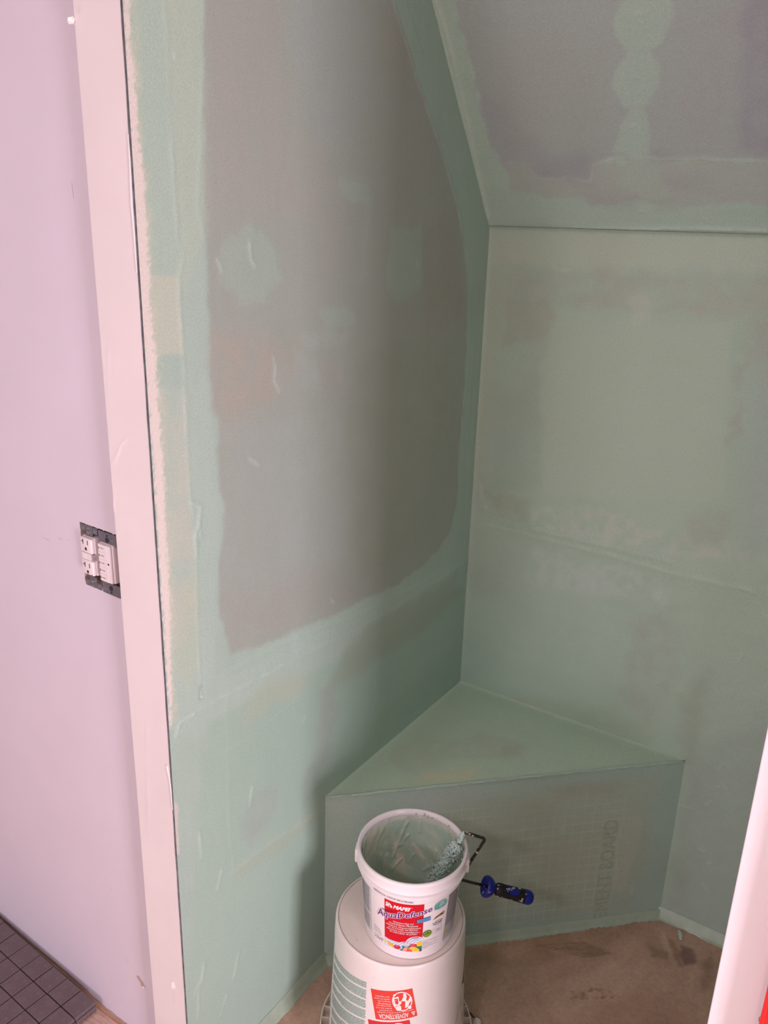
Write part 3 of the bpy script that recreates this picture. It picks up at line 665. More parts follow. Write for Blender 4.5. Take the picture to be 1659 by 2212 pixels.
# ------------------------------------------------------------------ shower bench
bench = empty('shower_bench', (0, 0, SZ)); tag(bench, 'triangular corner bench coated in green waterproofing membrane, grid board front', 'bench')
A_ = .6315; BH = .45-SZ
wt = Wall((0, 0, .45), (1, 0, 0), (0, -1, 0), (0, 0, 1), A_+.02, A_+.02, .0036, GREEN*.97, lambda P: (P[:, 0]-P[:, 1]) < A_+.0015*np.sin(P[:, 0]*60)+.0012*np.sin(P[:, 0]*171+1))
wt.mottle(.05, 8, seed=41)
for k, (pts, c, op) in enumerate([([(850, 1700), (930, 1660), (1040, 1655), (1060, 1672), (900, 1700)], YELG*.95, .6), ([(925, 1675), (1030, 1665), (1030, 1685), (930, 1692)], (.56, .50, .38), .55),
    ([(880, 1655), (960, 1610), (1040, 1580), (1140, 1610), (1100, 1640), (960, 1640), (900, 1680)], (.36, .40, .36), .45), ([(820, 1640), (900, 1590), (960, 1600), (870, 1670)], YELG*.8, .4),
    ([(1180, 1570), (1400, 1640), (1300, 1660), (1150, 1630)], GREEN*1.0, .4), ([(1080, 1610), (1140, 1615), (1125, 1635), (1085, 1628)], (.32, .36, .33), .5)]):
    wt.patch(pts, c, op, .015, .015, 25, seed=180+k, mott=.4)
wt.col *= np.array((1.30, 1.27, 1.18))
wt.h += .0005*fbm(wt.u, wt.v, 8, 8, 3, seed=42)
wt.h += .004*np.exp(-(wt.u/.006))+.004*np.exp(-(wt.v/.006))+.0012*np.exp(-((A_-wt.u-wt.v)/.008)**2)
for o_ in (wt.build('bench_seat', m_mem),): o_.parent = bench; o_.matrix_parent_inverse = Matrix.Translation((0, 0, -SZ))
fd = np.array([1, 1, 0])/math.sqrt(2); fn = np.array([1, -1, 0])/math.sqrt(2)
wf = Wall(np.array([0, -A_, SZ])-0*fn, fd, (0, 0, 1), fn, A_*math.sqrt(2), BH+.001, .0030, GREEN*.88)
wf.mottle(.04, 7, seed=43)
for k, (pts, c, op, sf, mt) in enumerate([([(790, 1760), (1420, 1680), (1400, 1900), (1000, 1990), (800, 1990)], (.385, .44, .36), .75, .03, .2),
    ([(860, 1720), (1000, 1700), (1060, 1720), (900, 1760)], (.40, .43, .43), .5, .02, .4), ([(1180, 1700), (1340, 1685), (1330, 1720), (1200, 1730)], BROWNP*.85, .4, .015, .4),
    ([(1140, 1840), (1300, 1780), (1370, 1800), (1360, 1960), (1200, 1980)], (.40, .41, .34), .5, .025, .3),
    ([(1335, 1775), (1380, 1760), (1385, 1800), (1370, 1860), (1350, 1930), (1320, 1925), (1325, 1860)], (.42, .46, .39), .7, .006, 0),
    ([(710, 1730), (780, 1722), (760, 1990), (702, 2050)], (.42, .50, .44), .5, .02, 0)]):
    wf.patch(pts, c, op, sf, .012, 30, seed=200+k, mott=mt)
# printed/embossed grid of the board: fine raised lines, faded out towards the edges
gu, gv = wf.u, wf.v
gm = sst(.10, .16, gu)*(1-sst(.70, .80, gu+.03*fbm(gu, gv, 9, seed=3)))*(1-sst(.385, .43, gv))*sst(.02, .06, gv)
gm = gm*np.clip(.55+.9*fbm(gu, gv, 6, seed=44), .05, 1)
P_ = .0262
du = np.abs((gu+.0006*np.sin(gv*50)) % P_-P_/2); dv = np.abs((gv+.0006*np.sin(gu*40)) % P_-P_/2)
ln_ = np.maximum(np.exp(-(du/.0013)**2)*.7, np.exp(-(dv/.0015)**2))*gm
wf.h += .0006*ln_; wf.col = wf.col*(1-.6*ln_[..., None])+np.array((.56, .60, .50))*.6*ln_[..., None]
for k, pts in enumerate([[(1210, 1792), (1214, 1800), (1220, 1796), (1215, 1788)], [(1360, 1918), (1366, 1928), (1370, 1918), (1362, 1914)], [(1130, 1786), (1137, 1788)], [(1375, 1770), (1390, 1780)], [(1425, 1700), (1432, 1692)],
                         [(1068, 1835), (1078, 1833)], [(1340, 1790), (1342, 1810), (1356, 1812)], [(1430, 1940), (1433, 1943)], [(1330, 1800), (1337, 1880), (1325, 1930)]]): wf.line(pts, .003, .0012, (.5, .54, .46), .4, seed=220+k)
wf.col *= 1.14
wf.h += .0006*fbm(gu, gv, 5, 5, 3, seed=45)+.0014*np.exp(-((BH-gv)/.006)**2)*(1+.8*fbm(gu, gv, 30, seed=4))
bf_ = wf.build('bench_front', m_mem); bf_.parent = bench; bf_.matrix_parent_inverse = Matrix.Translation((0, 0, -SZ))
bm = bmesh.new(); pts = []
for k in range(90):
    t = k/89; x = A_*t; y = -A_*(1-t); pts.append((x+.0006*math.sin(k*.9)-.0012, y+.0012+.0005*math.sin(k*1.7), .4490+.0007*math.sin(k*.55)))
tube(bm, pts, .0036, 10, .16)
lp_ = from_bm('rounded_edge', bm, bench, mat('thick_green_edge_coat', tuple(GREEN*1.0), rough=.4, var=.06, vscale=60, bump=.4, bscale=150), 180); lp_.matrix_parent_inverse = Matrix.Translation((0, 0, -SZ))
# the board's raised lettering, running up the panel
V, T, _ = text_tris('CEMENT BOARD', -.012, 0, 1.05)
bm = bmesh.new()
def bfpt(s_, z, d): p = np.array([0, -A_, 0])+fd*s_+fn*d; return (p[0], p[1], z)
s0, s1, z0_, z1_ = .700, .738, -.045, .298
def mp_(a, b, d): z = z0_+(z1_-z0_)*a; return bfpt(s0+(s1-s0)*(1-b)-.02*(z-.1)/.3*.3, z, d)
vsf = [bm.verts.new(mp_(a, b, .0013)) for a, b in V]; vsb = [bm.verts.new(mp_(a, b, -.0008)) for a, b in V]
cnt = {}
for t in T:
    if min(V[k][0] for k in t) < .08: continue
    bm.faces.new([vsf[k] for k in t])
    for a, b in ((t[0], t[1]), (t[1], t[2]), (t[2], t[0])):
        key = (min(a, b), max(a, b)); cnt[key] = cnt.get(key, 0)+1
for (a, b), n in cnt.items():
    if n == 1: bm.faces.new((vsf[a], vsf[b], vsb[b], vsb[a]))
for v in [v for v in bm.verts if not v.link_faces]: bm.verts.remove(v)
lt = from_bm('embossed_lettering', bm, bench, mat('green_coated_lettering', (.38, .44, .36), rough=.42, var=.08, vscale=90)); lt.matrix_parent_inverse = Matrix.Translation((0, 0, -SZ))

# ------------------------------------------------------------------ shower floor, coves
ff = Wall((-.0, 0, SZ), (1, 0, 0), (0, -1, 0), (0, 0, 1), .893, LW, .0036, (.42, .285, .215))
ff.mottle(.14, 6, seed=51); ff.mottle(.10, 25, 9, seed=52); ff.mottle(.08, 70, 30, seed=53)
for k, (pts, c, op, sf, mt) in enumerate([([(1200, 2000), (1400, 1990), (1300, 2060), (1150, 2080), (1020, 2080), (1010, 2050)], (.25, .155, .08), .55, .02, .6), ([(1210, 2110), (1330, 2070), (1340, 2110), (1210, 2170), (1160, 2200)], (.42, .28, .21), .5, .02, .3),
    ([(1400, 2040), (1440, 2060), (1440, 2070), (1410, 2065)], (.17, .10, .065), .7, .006, .3), ([(1470, 2040), (1500, 2050), (1500, 2080), (1478, 2085), (1468, 2065)], (.16, .085, .085), .8, .006, .2),
    ([(1515, 2080), (1540, 2060), (1535, 2120), (1515, 2140)], (.20, .11, .09), .6, .012, .4), ([(1420, 2010), (1440, 2005), (1478, 2090), (1455, 2080)], (.40, .27, .20), .5, .004, .3), ([(1440, 2020), (1460, 2040), (1475, 2090), (1462, 2075)], (.27, .16, .11), .6, .004, .2),
    ([(1240, 2145), (1330, 2125), (1330, 2150), (1240, 2160)], (.22, .13, .09), .5, .012, .9), ([(1010, 2050), (1100, 2080), (1060, 2160), (1005, 2150)], (.19, .145, .10), .5, .02, .3),
    ([(620, 2210), (640, 2140), (700, 2090), (700, 2150), (650, 2212)], (.40, .27, .21), .4, .02, .5)]):
    ff.patch(pts, c, op, sf, .012, 30, seed=240+k, mott=mt)
for k, (pts, c, op) in enumerate([([(1180, 2180), (1230, 2120), (1320, 2085), (1410, 2090), (1370, 2130), (1280, 2160), (1220, 2212)], (.50, .36, .28), .5), ([(1300, 2170), (1450, 2140), (1520, 2180), (1480, 2240), (1280, 2240)], (.37, .225, .165), .5),
    ([(1340, 1995), (1400, 2000), (1470, 2085), (1440, 2090), (1380, 2040)], (.33, .215, .155), .5), ([(1090, 2075), (1180, 2070), (1160, 2150), (1100, 2212), (1060, 2212)], (.33, .235, .175), .5),
    ([(1425, 2010), (1432, 2008), (1466, 2088), (1458, 2090)], (.56, .42, .33), .6), ([(1445, 2030), (1450, 2030), (1474, 2085), (1468, 2088)], (.20, .12, .09), .6), ([(1200, 2120), (1330, 2078), (1335, 2088), (1215, 2135)], (.54, .40, .31), .35)]):
    ff.patch(pts, c, op, .012, .010, 40, seed=270+k, mott=.3)
for k in range(26):
    u_, v_ = 1230+random.random()*90, 2135+random.random()*22; ff.patch([(u_, v_), (u_+5, v_-1), (u_+6, v_+2), (u_+1, v_+3)], (.14, .08, .06), .6, .003, .002, 90, seed=k)
for k in range(9): ff.line([(1160+k*12, 2042+k*3), (1260+k*8, 2035+k*3)], .0022, -.0006, (.13, .08, .04), .6, seed=260+k)
ff.col *= np.array((1.20, 1.17, 1.15))
ff.h += .0012*fbm(ff.u, ff.v, 9, 9, 4, seed=54)
floor_shower = struct(ff.build('floor', m_memfloor))
bm = bmesh.new(); box(bm, (-.09, -LW-.12, SZ-.06), (.99, -.0, SZ-.004)); from_bm('mortar_bed', bm, floor_shower, m_memfloor)
m_cove = mat('pale_green_cove_strip', (.385, .465, .375), rough=.38, var=.08, vscale=40, bump=.4, bscale=120, bdist=.001)
def cove(name, p0, p1, nrm, h=.030, wd=.016, ragged=.0012):
    p0, p1, nrm = Vector(p0), Vector(p1), Vector(nrm).normalized(); L_ = (p1-p0).length; n = int(L_/.006)
    bm = bmesh.new(); rows = []
    for i in range(n+1):
        p = p0+(p1-p0)*i/n; jt = random.uniform(-1, 1)*ragged+.0015*math.sin(i*.31)
        prof = [(-.003, h), (.0015, h), (.0035, h*.92), (wd*.45, h*.42), (wd*.85, h*.12), (wd+jt, .0022), (wd+jt+.0015, -.004), (-.003, -.004)]
        rows.append([bm.verts.new(p+nrm*a+Vector((0, 0, b))) for a, b in prof])
    for a, b in zip(rows[:-1], rows[1:]):
        for k in range(7): bm.faces.new((a[k], a[k+1], b[k+1], b[k]))
    bm.faces.new(rows[0]); bm.faces.new(rows[-1])
    return struct(from_bm(name, bm, None, m_cove, 40))
cove('baseboard_left', (0, -A_+.012, SZ), (0, -LW, SZ), (1, 0, 0))
cove('baseboard_back', (A_-.012, 0, SZ), (.893, 0, SZ), (0, -1, 0))
cove('trim_1', (.0, -A_-.002, SZ), (A_, -.002, SZ), (1, -1, 0), .022, .014, .0025)
# flake of dried membrane and drip on the floor
bm = bmesh.new(); p = hit(1470, 2021, (0, 0, 1), SZ)
for sgn in (1,):
    pts = [(-.010, .012, 0), (-.004, .012, 0), (.004, .002, 0), (.006, -.012, 0), (.001, -.014, 0), (-.004, -.004, 0)]
    a_ = [bm.verts.new((p[0]+x, p[1]+y, SZ+.0035)) for x, y, _ in pts]; b_ = [bm.verts.new((p[0]+x*1.1, p[1]+y*1.1, SZ+.001)) for x, y, _ in pts]
    bm.faces.new(a_); bm.faces.new(b_)
    for k in range(6): bm.faces.new((a_[k], a_[(k+1) % 6], b_[(k+1) % 6], b_[k]))
tag(from_bm('membrane_flake', bm, None, mat('pale_green_flake', tuple(GLIGHT*1.15), rough=.3)), 'small pale green flake of dried membrane on the brown shower floor', 'flake')

# ------------------------------------------------------------------ bathroom floor
m_ply = mat('orange_plywood_subfloor', (.74, .47, .29), rough=.7, var=.30, vscale=16, stretch=(1, 3, 1), spots=[(24, .68, (.50, .29, .17))])
bm = bmesh.new(); box(bm, (-1.8, -3.4, -.10), (3.0, -LW-.122, 0)); box(bm, (-1.8, -LW-.122, -.10), (-.092, -1.112, 0)); box(bm, (-1.8, -1.102, -.10), (-.092, -1.03, -.004))
fl = struct(from_bm('floor', bm, None, m_ply))
bm = bmesh.new(); box(bm, (-1.8, -1.116, -.02), (-.092, -1.098, -.006)); from_bm('floor_gap', bm, fl, mat('dark_wood_joint', (.10, .05, .035), rough=.9))
bm = bmesh.new(); box(bm, (-1.8, -1.098, -.02), (-.0955, -1.046, .0015), .001); from_bm('floor_batten', bm, fl, mat('brown_wood_batten', (.56, .38, .31), rough=.8, var=.25, vscale=25, stretch=(1, 8, 1)))

# ------------------------------------------------------------------ stacked tile sheets
m_tile = mat('taupe_stone_tile', (.142, .106, .114), rough=.6, var=.10, vscale=60, bump=.25, bscale=250, spots=[(330, .665, (.34, .26, .25)), (120, .70, (.24, .18, .18))])
m_mesh = mat('dark_mesh_backing', (.03, .025, .027), rough=.9, spots=[(160, .62, (.55, .48, .48))])
TP, TS, TT = .0526, .0505, .0085
def tile_mesh(w_, d_):
    bm = bmesh.new(); box(bm, (-w_/2, -d_/2, 0), (w_/2, d_/2, TT), .0011, 2)
    for v in bm.verts: v.co.x += random.uniform(-.0002, .0002)
    me = bpy.data.meshes.new('tile'); bmesh.ops.recalc_face_normals(bm, faces=bm.faces); bm.to_mesh(me); bm.free(); me.materials.append(m_tile); return me
tmeshes = [tile_mesh(TS, TS) for _ in range(6)]
TA = math.atan(-.047)
corner = hit(207, 2166, (0, 0, 1), .030)        # far right corner of the stack top
labels = ['taupe mosaic tile sheet, topmost of the stack by the lavender wall', 'taupe mosaic tile sheet, middle one of the stack by the lavender wall', 'taupe mosaic tile sheet, lowest of the stack on the plywood floor']
NX, NY = 11, 6
for L_ in range(3):
    ox, oy = (0, 0) if L_ == 0 else ((.003, .001) if L_ == 1 else (-.002, .002))
    sh = empty('tile_sheet', (corner[0]+ox, corner[1]+oy-.0, .0022+(2-L_)*(TT+.0012)), TA+(0, .004, -.003)[L_])
    tag(sh, labels[L_], 'tile sheet', 'stacked mosaic tile sheets')
    bm = bmesh.new(); box(bm, (-TP*NX+.004, -TP*NY+.004, -.0002), (-.004, -.004, .0022)); from_bm('mesh_backing', bm, sh, m_mesh)
    for i in range(NX):
        for j in range(NY):
            t = bpy.data.objects.new('tile', random.choice(tmeshes)); COL.objects.link(t); t.parent = sh
            t.location = (-TP*(i+.5)+random.uniform(-.0004, .0004), -TP*(j+.5)+random.uniform(-.0004, .0004), .0010+random.uniform(0, .0001))
            t.rotation_euler = (0, 0, random.uniform(-.006, .006)+random.choice((0, PI/2, PI)))

# ------------------------------------------------------------------ upturned five-gallon bucket
BC = (.262, -.715); BT = .335
m_bucket = mat('white_bucket_plastic', (.78, .71, .69), rough=.38, var=.03, vscale=25, spots=[(95, .735, (.52, .42, .38))], bump=.05, bscale=60)
bucket = empty('bucket', (BC[0], BC[1], SZ)); tag(bucket, 'large white plastic bucket upside down on the shower floor, under the pail', 'bucket')
def child_world(o, parent): o.parent = parent; o.matrix_parent_inverse = Matrix.Translation(-Vector(parent.location)); return o
def rB(z): return .134+(BT-z)*(.148-.134)/.355
bm = bmesh.new()
prof = [(.1275, BT-.0035), (.1288, BT-.0035), (.1290, BT-.0004), (.1300, BT+.0004), (.1318, BT), (.1332, BT-.0018), (.1340, BT-.005), (rB(.31), .31), (rB(.2), .2), (rB(.085), .085)]
lathe(bm, prof, 96, (BC[0], BC[1], 0))
prof2 = [(rB(.085), .085), (rB(.06), .06), (rB(.03), .03), (.1495, -.028), (.146, -.028), (.144, .05)]
lathe(bm, prof2, 96, (BC[0], BC[1], 0)); bmesh.ops.remove_doubles(bm, verts=bm.verts, dist=1e-5)
child_world(from_bm('body', bm, None, m_bucket, 35), bucket)
bm = bmesh.new(); lathe(bm, [(0, BT-.0006), (.045, BT-.0006), (.1250, BT-.0006), (.1270, BT-.0010), (.1278, BT-.0030), (.1276, BT-.006)], 96, (BC[0], BC[1], 0))
child_world(from_bm('base_disc', bm, None, mat('beige_bucket_base', (.80, .69, .65), rough=.45, var=.05, vscale=20, spots=[(60, .70, (.5, .40, .36))]), 35), bucket)['label'] = 'beige scuffed base'
m_flange = mat('cream_bucket_flange', (.74, .64, .55), rough=.4)
bm = bmesh.new(); zt = .035
lathe(bm, [(rB(zt)-.001, zt-.022), (.163, zt-.024), (.163, zt), (.1655, zt+.0005), (.1655, -.022), (.150, -.029), (.149, -.022), (.163, -.016)], 96, (BC[0], BC[1], 0))
child_world(from_bm('rim_flange', bm, None, m_flange, 35), bucket)
NR = 36
rib_me = None
for k in range(NR):
    a = 2*PI*k/NR
    if rib_me is None:
        bm = bmesh.new(); box(bm, (.1445, -.0009, zt-.024), (.1635, .0009, zt-.0012)); rib_me = bpy.data.meshes.new('rib'); bm.to_mesh(rib_me); bm.free(); rib_me.materials.append(m_flange)
    o = bpy.data.objects.new('rib', rib_me); COL.objects.link(o); o.parent = bucket; o.location = (0, 0, -SZ); o.rotation_euler = (0, 0, a)
# prints on the bucket
INKT = (.17, .40, .34); RED = (.70, .060, .045); WH = (.85, .78, .76); GRN = (.015, .10, .035)
dB = Decal(BC, BT, .134, -.355+BT-.335, .148) if False else Decal(BC, BT, .134, -.355, .148)
def up(q): return [q[2], q[3], q[0], q[1]]     # upside-down print
tq = [(-131, -.300), (-84.5, -.262), (-85.5, -.0515), (-134, -.0705)]
rngl = random.Random(3)
row = 0; v_ = 0.985
for para, nlines in enumerate((6, 9, 8, 9, 11, 10, 12)):
    for ln in range(nlines):
        hh = .0125
        x1 = 1.0; x0 = 0.0
        if ln == nlines-1: x0 = rngl.uniform(.1, .5) if para % 2 else .0
        if ln == 0: x0 = rngl.choice((.0, .35, .45))
        x = x0
        while x < x1-.01:
            w_ = rngl.uniform(.03, .10); xe = min(x+w_, x1)
            # each word broken in letters: small uneven quads
            t = x
            while t < xe-.002:
                lw = rngl.uniform(.006, .011); hv = rngl.uniform(.55, .85)*hh
                dB.shape(tq, [(t, v_-hv), (min(t+lw, xe), v_-hv), (min(t+lw, xe), v_-.0015), (t, v_-.0015)], INKT, 1); t += lw+.0022
            x = xe+.010
        v_ -= hh*.93
    v_ -= .020
    if v_ < .02: break
rq = [(-75.8, -.1350), (-41.8, -.1195), (-47.0, -.0500), (-81.5, -.0650)]
dB.quad(rq, 0, 0, 1, 1, RED, 1)
uq = up(rq)
dB.text(uq, 'ADVERTENCIA', WH, 2, .02, u0=.20, v0=.80, u1=.90, v1=.955)
dB.text(uq, 'Siempre tenga cerca un adulto y manténgalo', WH, 2, .0, u0=.06, v0=.715, u1=.93, v1=.765)
dB.shape(uq, [(.03, .81), (.13, .81), (.08, .96)], WH, 2); dB.shape(uq, [(.055, .83), (.105, .83), (.08, .92)], RED, 3); dB.shape(uq, [(.074, .84), (.086, .84), (.084, .90), (.076, .90)], WH, 4)
dB.ring(uq, .285, .38, .235, .335, .10, WH, 2)
# falling-in pictogram: pail, toddler figure, slash
dB.shape(uq, [(.35, .20), (.50, .22), (.48, .52), (.36, .50)], WH, 2); dB.shape(uq, [(.37, .26), (.46, .27), (.45, .46), (.38, .45)], RED, 3)
dB.disc(uq, .40, .60, .065, .085, WH, 3)
dB.shape(uq, [(.36, .55), (.22, .62), (.14, .52), (.18, .36), (.30, .34), (.40, .44)], WH, 2)
dB.shape(uq, [(.16, .52), (.07, .40), (.05, .30), (.10, .28), (.13, .36), (.22, .42)], WH, 2); dB.shape(uq, [(.20, .40), (.16, .22), (.18, .12), (.23, .12), (.24, .22), (.30, .36)], WH, 2)
dB.shape(uq, [(.30, .40), (.42, .30), (.45, .34), (.34, .48)], WH, 3); dB.shape(uq, [(.14, .56), (.10, .68), (.14, .70), (.20, .60)], WH, 2)
dB.shape(uq, [(.44, .10), (.475, .14), (.13, .66), (.09, .62)], WH, 4)
for k, t_ in enumerate(('Los niños pequeños', 'pueden caer en la', 'cubeta y ahogarse aun', 'con muy poca agua.', 'Mantenga a los niños', 'alejados de cubetas', 'con líquidos.')):
    dB.text(uq, t_, WH, 2, .004, u0=.56, v0=.64-k*.078, u1=.56+(.30+.08*((k*3) % 4)/3), v1=.64-k*.078+.055)
rq2 = [(-77.0, -.215), (-42.2, -.200), (-48.3, -.1270), (-82.6, -.1430)]
dB.quad(rq2, 0, 0, 1, 1, (.66, .03, .035), 1); uq2 = up(rq2)
dB.ring(uq2, .285, .38, .235, .335, .10, WH, 2); dB.text(uq2, 'WARNING', WH, 2, .02, u0=.2, v0=.80, u1=.85, v1=.955)
# side panels: green stripe and pink stripe at the far left, green leaf artwork at right
for za, zb, c in ((-.052, -.150, (.20, .36, .30)),):
    dB.quad([(-150, zb), (-139, zb), (-140, za), (-150, za)], 0, 0, 1, 1, c, 1, 4)
dB.quad([(-152, -.19), (-141, -.19), (-141, -.152), (-152, -.152)], 0, 0, 1, 1, (.72, .38, .38), 1, 4)
dB.quad([(-152, -.30), (-142, -.30), (-141, -.192), (-152, -.192)], 0, 0, 1, 1, (.45, .56, .54), 1, 4)
gq = [(-18, -.30), (30, -.30), (30, -.08), (-18, -.08)]
dB.shape(gq, [(.0, .25), (.18, .42), (.42, .62), (.66, .80), (.80, .92), (.80, .72), (.62, .52), (.40, .30), (.2, .05), (0, .0)], GRN, 1)
dB.shape(gq, [(.22, .30), (.42, .50), (.60, .66), (.60, .60), (.40, .42), (.26, .24)], (.55, .55, .50), 2)
dB.shape(gq, [(.30, .05), (.48, .22), (.72, .42), (.72, .30), (.5, .08), (.42, 0)], (.60, .16, .15), 1)
dB.shape(gq, [(.80, .98), (.86, 1.05), (.86, .90), (.80, .86)], GRN, 1)
child_world(dB.build('label', None, m_ink), bucket)['label'] = 'green fine print and red warning labels'
# bail: black wire with white grip resting on the floor
p1 = hit(1014, 2186, (0, 0, 1), .0); p2 = hit(1030, 2206, (0, 0, 1), SZ+.008); p3 = hit(1046, 2222, (0, 0, 1), SZ+.010)
bm = bmesh.new(); ear = Vector((BC[0]+.166*math.cos(.35), BC[1]+.166*math.sin(.35), .02))
tube(bm, [ear, Vector(p1), Vector(p2), Vector(p3), Vector(p3)+Vector((.02, -.10, 0)), Vector((BC[0]+.12, BC[1]-.20, SZ+.004))], .0018, 8)
child_world(from_bm('bail_wire', bm, None, mat('dark_wire', (.03, .022, .02), rough=.5)), bucket)
bm = bmesh.new(); lathe(bm, [(0, 0), (.008, 0), (.010, .002), (.0105, .03), (.0105, .07), (.010, .098), (0, .10)], 20, mtx=axis_mtx(Vector(p2)+Vector((0, 0, .002)), Vector(p3)+Vector((.0, -.05, 0))-Vector(p2)))
child_world(from_bm('grip', bm, None, m_bucket, 40), bucket)

# ------------------------------------------------------------------ pail of membrane paint
PC = (.290, -.728); PZ = BT+.0008
m_pail = mat('glossy_white_pail_plastic', (.84, .775, .80), rough=.28, spec=.5)
pail = empty('paint_pail', (PC[0], PC[1], PZ)); tag(pail, 'open white plastic pail with green paint inside, standing on the upturned bucket', 'pail')
bm = bmesh.new()
outer = [(0, .003), (.083, .003), (.0845, 0), (.0868, 0), (.0884, .003), (.0985, .148), (.0990, .1485), (.1035, .1495), (.1040, .151), (.1045, .164), (.1090, .1655), (.1092, .168), (.1050, .1695), (.1042, .176), (.1052, .186), (.1082, .1885), (.1088, .193), (.1078, .1968), (.1055, .198), (.1032, .1972), (.1018, .1945), (.1000, .190), (.0958, .148), (.0865, .006)]
lathe(bm, outer, 128, (0, 0, 0))
from_bm('body', bm, pail, m_pail, 30)
# bail lugs
camaz = math.degrees(math.atan2(CAMP[1]-PC[1], CAMP[0]-PC[0]))
for az in (camaz-93, camaz+89):
    bm = bmesh.new(); box(bm, (.1035, -.013, .150), (.1125, .013, .181), .003, 2, mtx=Matrix.Rotation(math.radians(az), 4, 'Z')); from_bm('bail_lug', bm, pail, m_pail, 40)
# paint coat on the inside with slops, ridges and bare spots (fine grid)
na, nz = 260, 120
a_, t_ = np.meshgrid(np.linspace(0, 2*PI, na, endpoint=False), np.linspace(0, 1, nz), indexing='ij')
zz = .014+t_*(.1885-.014); rr = np.interp(zz, [.006, .148, .190], [.0865, .0958, .0998])-.0008
cx_, cy_ = np.cos(a_), np.sin(a_)
nX, nY = cx_*.1*3+3, cy_*.1*3+3
def n3(s, o=3, sd=0, zs=1.): return fbm(nX*s/3+zz*s*.7*zs, nY*s/3-zz*s*.5*zs, 1, 1, o, sd)
h = .0012*n3(60, 4, 1)+.0010*np.maximum(0, n3(150, 3, 2, .2))
azd = np.degrees(a_)
def dist_az(c): return (azd-c+180) % 360-180
strk = np.zeros_like(h)
Zc = zz*1000; Sc = lambda c: dist_az(c)*1.7      # mm
for (c0, z0_, c1, z1_, w_, hh) in ((128, 172, 146, 92, 2.6, .0040), (112, 184, 112, 150, 2.6, .0030), (133, 178, 128, 186, 5, .0030), (136, 118, 126, 142, 2.2, .0024), (146, 150, 138, 120, 3.5, .0020), (88, 118, 90, 96, 2.2, .0030),
                                  (96, 96, 98, 120, 2.4, .0030), (62, 166, 54, 150, 2.2, .0022), (70, 140, 66, 152, 3.0, .0026), (168, 150, 160, 170, 4, .002), (150, 60, 134, 84, 2.5, .002), (40, 120, 52, 140, 2.5, .002), (104, 60, 92, 80, 3, .002), (118, 96, 124, 76, 3, .0026)):
    d_ = segd(Sc(90), Zc, (c0-90)*1.7, z0_, (c1-90)*1.7, z1_)
    strk += hh*np.exp(-(d_/w_)**2)*(.7+.5*n3(90, 2, 4))
h += strk
bare = sst(.15, .32, n3(36, 4, 9))*sst(.045, .08, zz)
top_edge = sst(-.004, .004, zz-(.176+.004*n3(70, 3, 6)))
base_c = np.ones(a_.shape+(3,))*np.array((.47, .605, .505)); lt_ = np.array((.64, .70, .56)); pk = np.array((.80, .73, .64))
f1 = (sst(-.1, .45, n3(22, 4, 3))*.7)[..., None]; base_c = base_c*(1-f1)+lt_*f1
f2 = (bare*.8)[..., None]; base_c = base_c*(1-f2)+pk*f2
f3 = top_edge[..., None]*.85; base_c = base_c*(1-f3)+np.array((.68, .66, .60))*f3
f4 = np.clip(strk*200, 0, .6)[..., None]; base_c = base_c*(1-f4)+np.array((.56, .66, .52))*f4
r_ = rr-h; P = np.stack([r_*cx_, r_*cy_, zz], -1).reshape(-1, 3)
idx = np.arange(na*nz).reshape(na, nz); nx_ = np.roll(idx, -1, 0)
F = np.stack([idx[:, :-1], idx[:, 1:], nx_[:, 1:], nx_[:, :-1]], -1).reshape(-1, 4)
me = bpy.data.meshes.new('paint_coat'); me.from_pydata(P.tolist(), [], F.tolist()); me.update()
at = me.color_attributes.new('coat', 'FLOAT_COLOR', 'POINT'); at.data.foreach_set('color', np.concatenate([base_c.reshape(-1, 3), np.ones((na*nz, 1))], 1).astype(np.float32).ravel())
m_wet = mat('wet_green_paint', (1, 1, 1), rough=.22, attr='coat', bump=.3, bscale=140, bdist=.001, coat=.3)
link('paint_coat', me, pail, m_wet, 180)['label'] = 'green membrane paint smeared over the inner wall'
# pool in the bottom
npr = 60; bm = bmesh.new(); lay = bm.loops.layers.float_color.new('coat')
rgs = []
for i in range(26):
    r = .0866*i/25
    if i == 0: rgs.append([bm.verts.new((0, 0, .018))]); continue
    ring_ = []
    for k in range(npr):
        a = 2*PI*k/npr; x, y = r*math.cos(a), r*math.sin(a)
        z = .018+.0014*float(fbm(np.array([x+1.]), np.array([y+1.]), 45, o=3, seed=2)[0]); ring_.append(bm.verts.new((x, y, z)))
    rgs.append(ring_)
for a, b in zip(rgs[:-1], rgs[1:]):
    for k in range(npr):
        j = (k+1) % npr; vv = [a[k % len(a)], a[j % len(a)], b[j], b[k]]; u_ = []
        for v in vv:
            if v not in u_: u_.append(v)
        f = bm.faces.new(u_)
        for lp in f.loops:
            nn = .5+.5*float(fbm(np.array([lp.vert.co.x+2]), np.array([lp.vert.co.y+2]), 30, o=3, seed=7)[0]); c = np.array((.36, .48, .38))*(1-nn)+np.array((.52, .58, .45))*nn
            lp[lay] = (*c, 1)
from_bm('paint_pool', bm, pail, m_wet, 180)
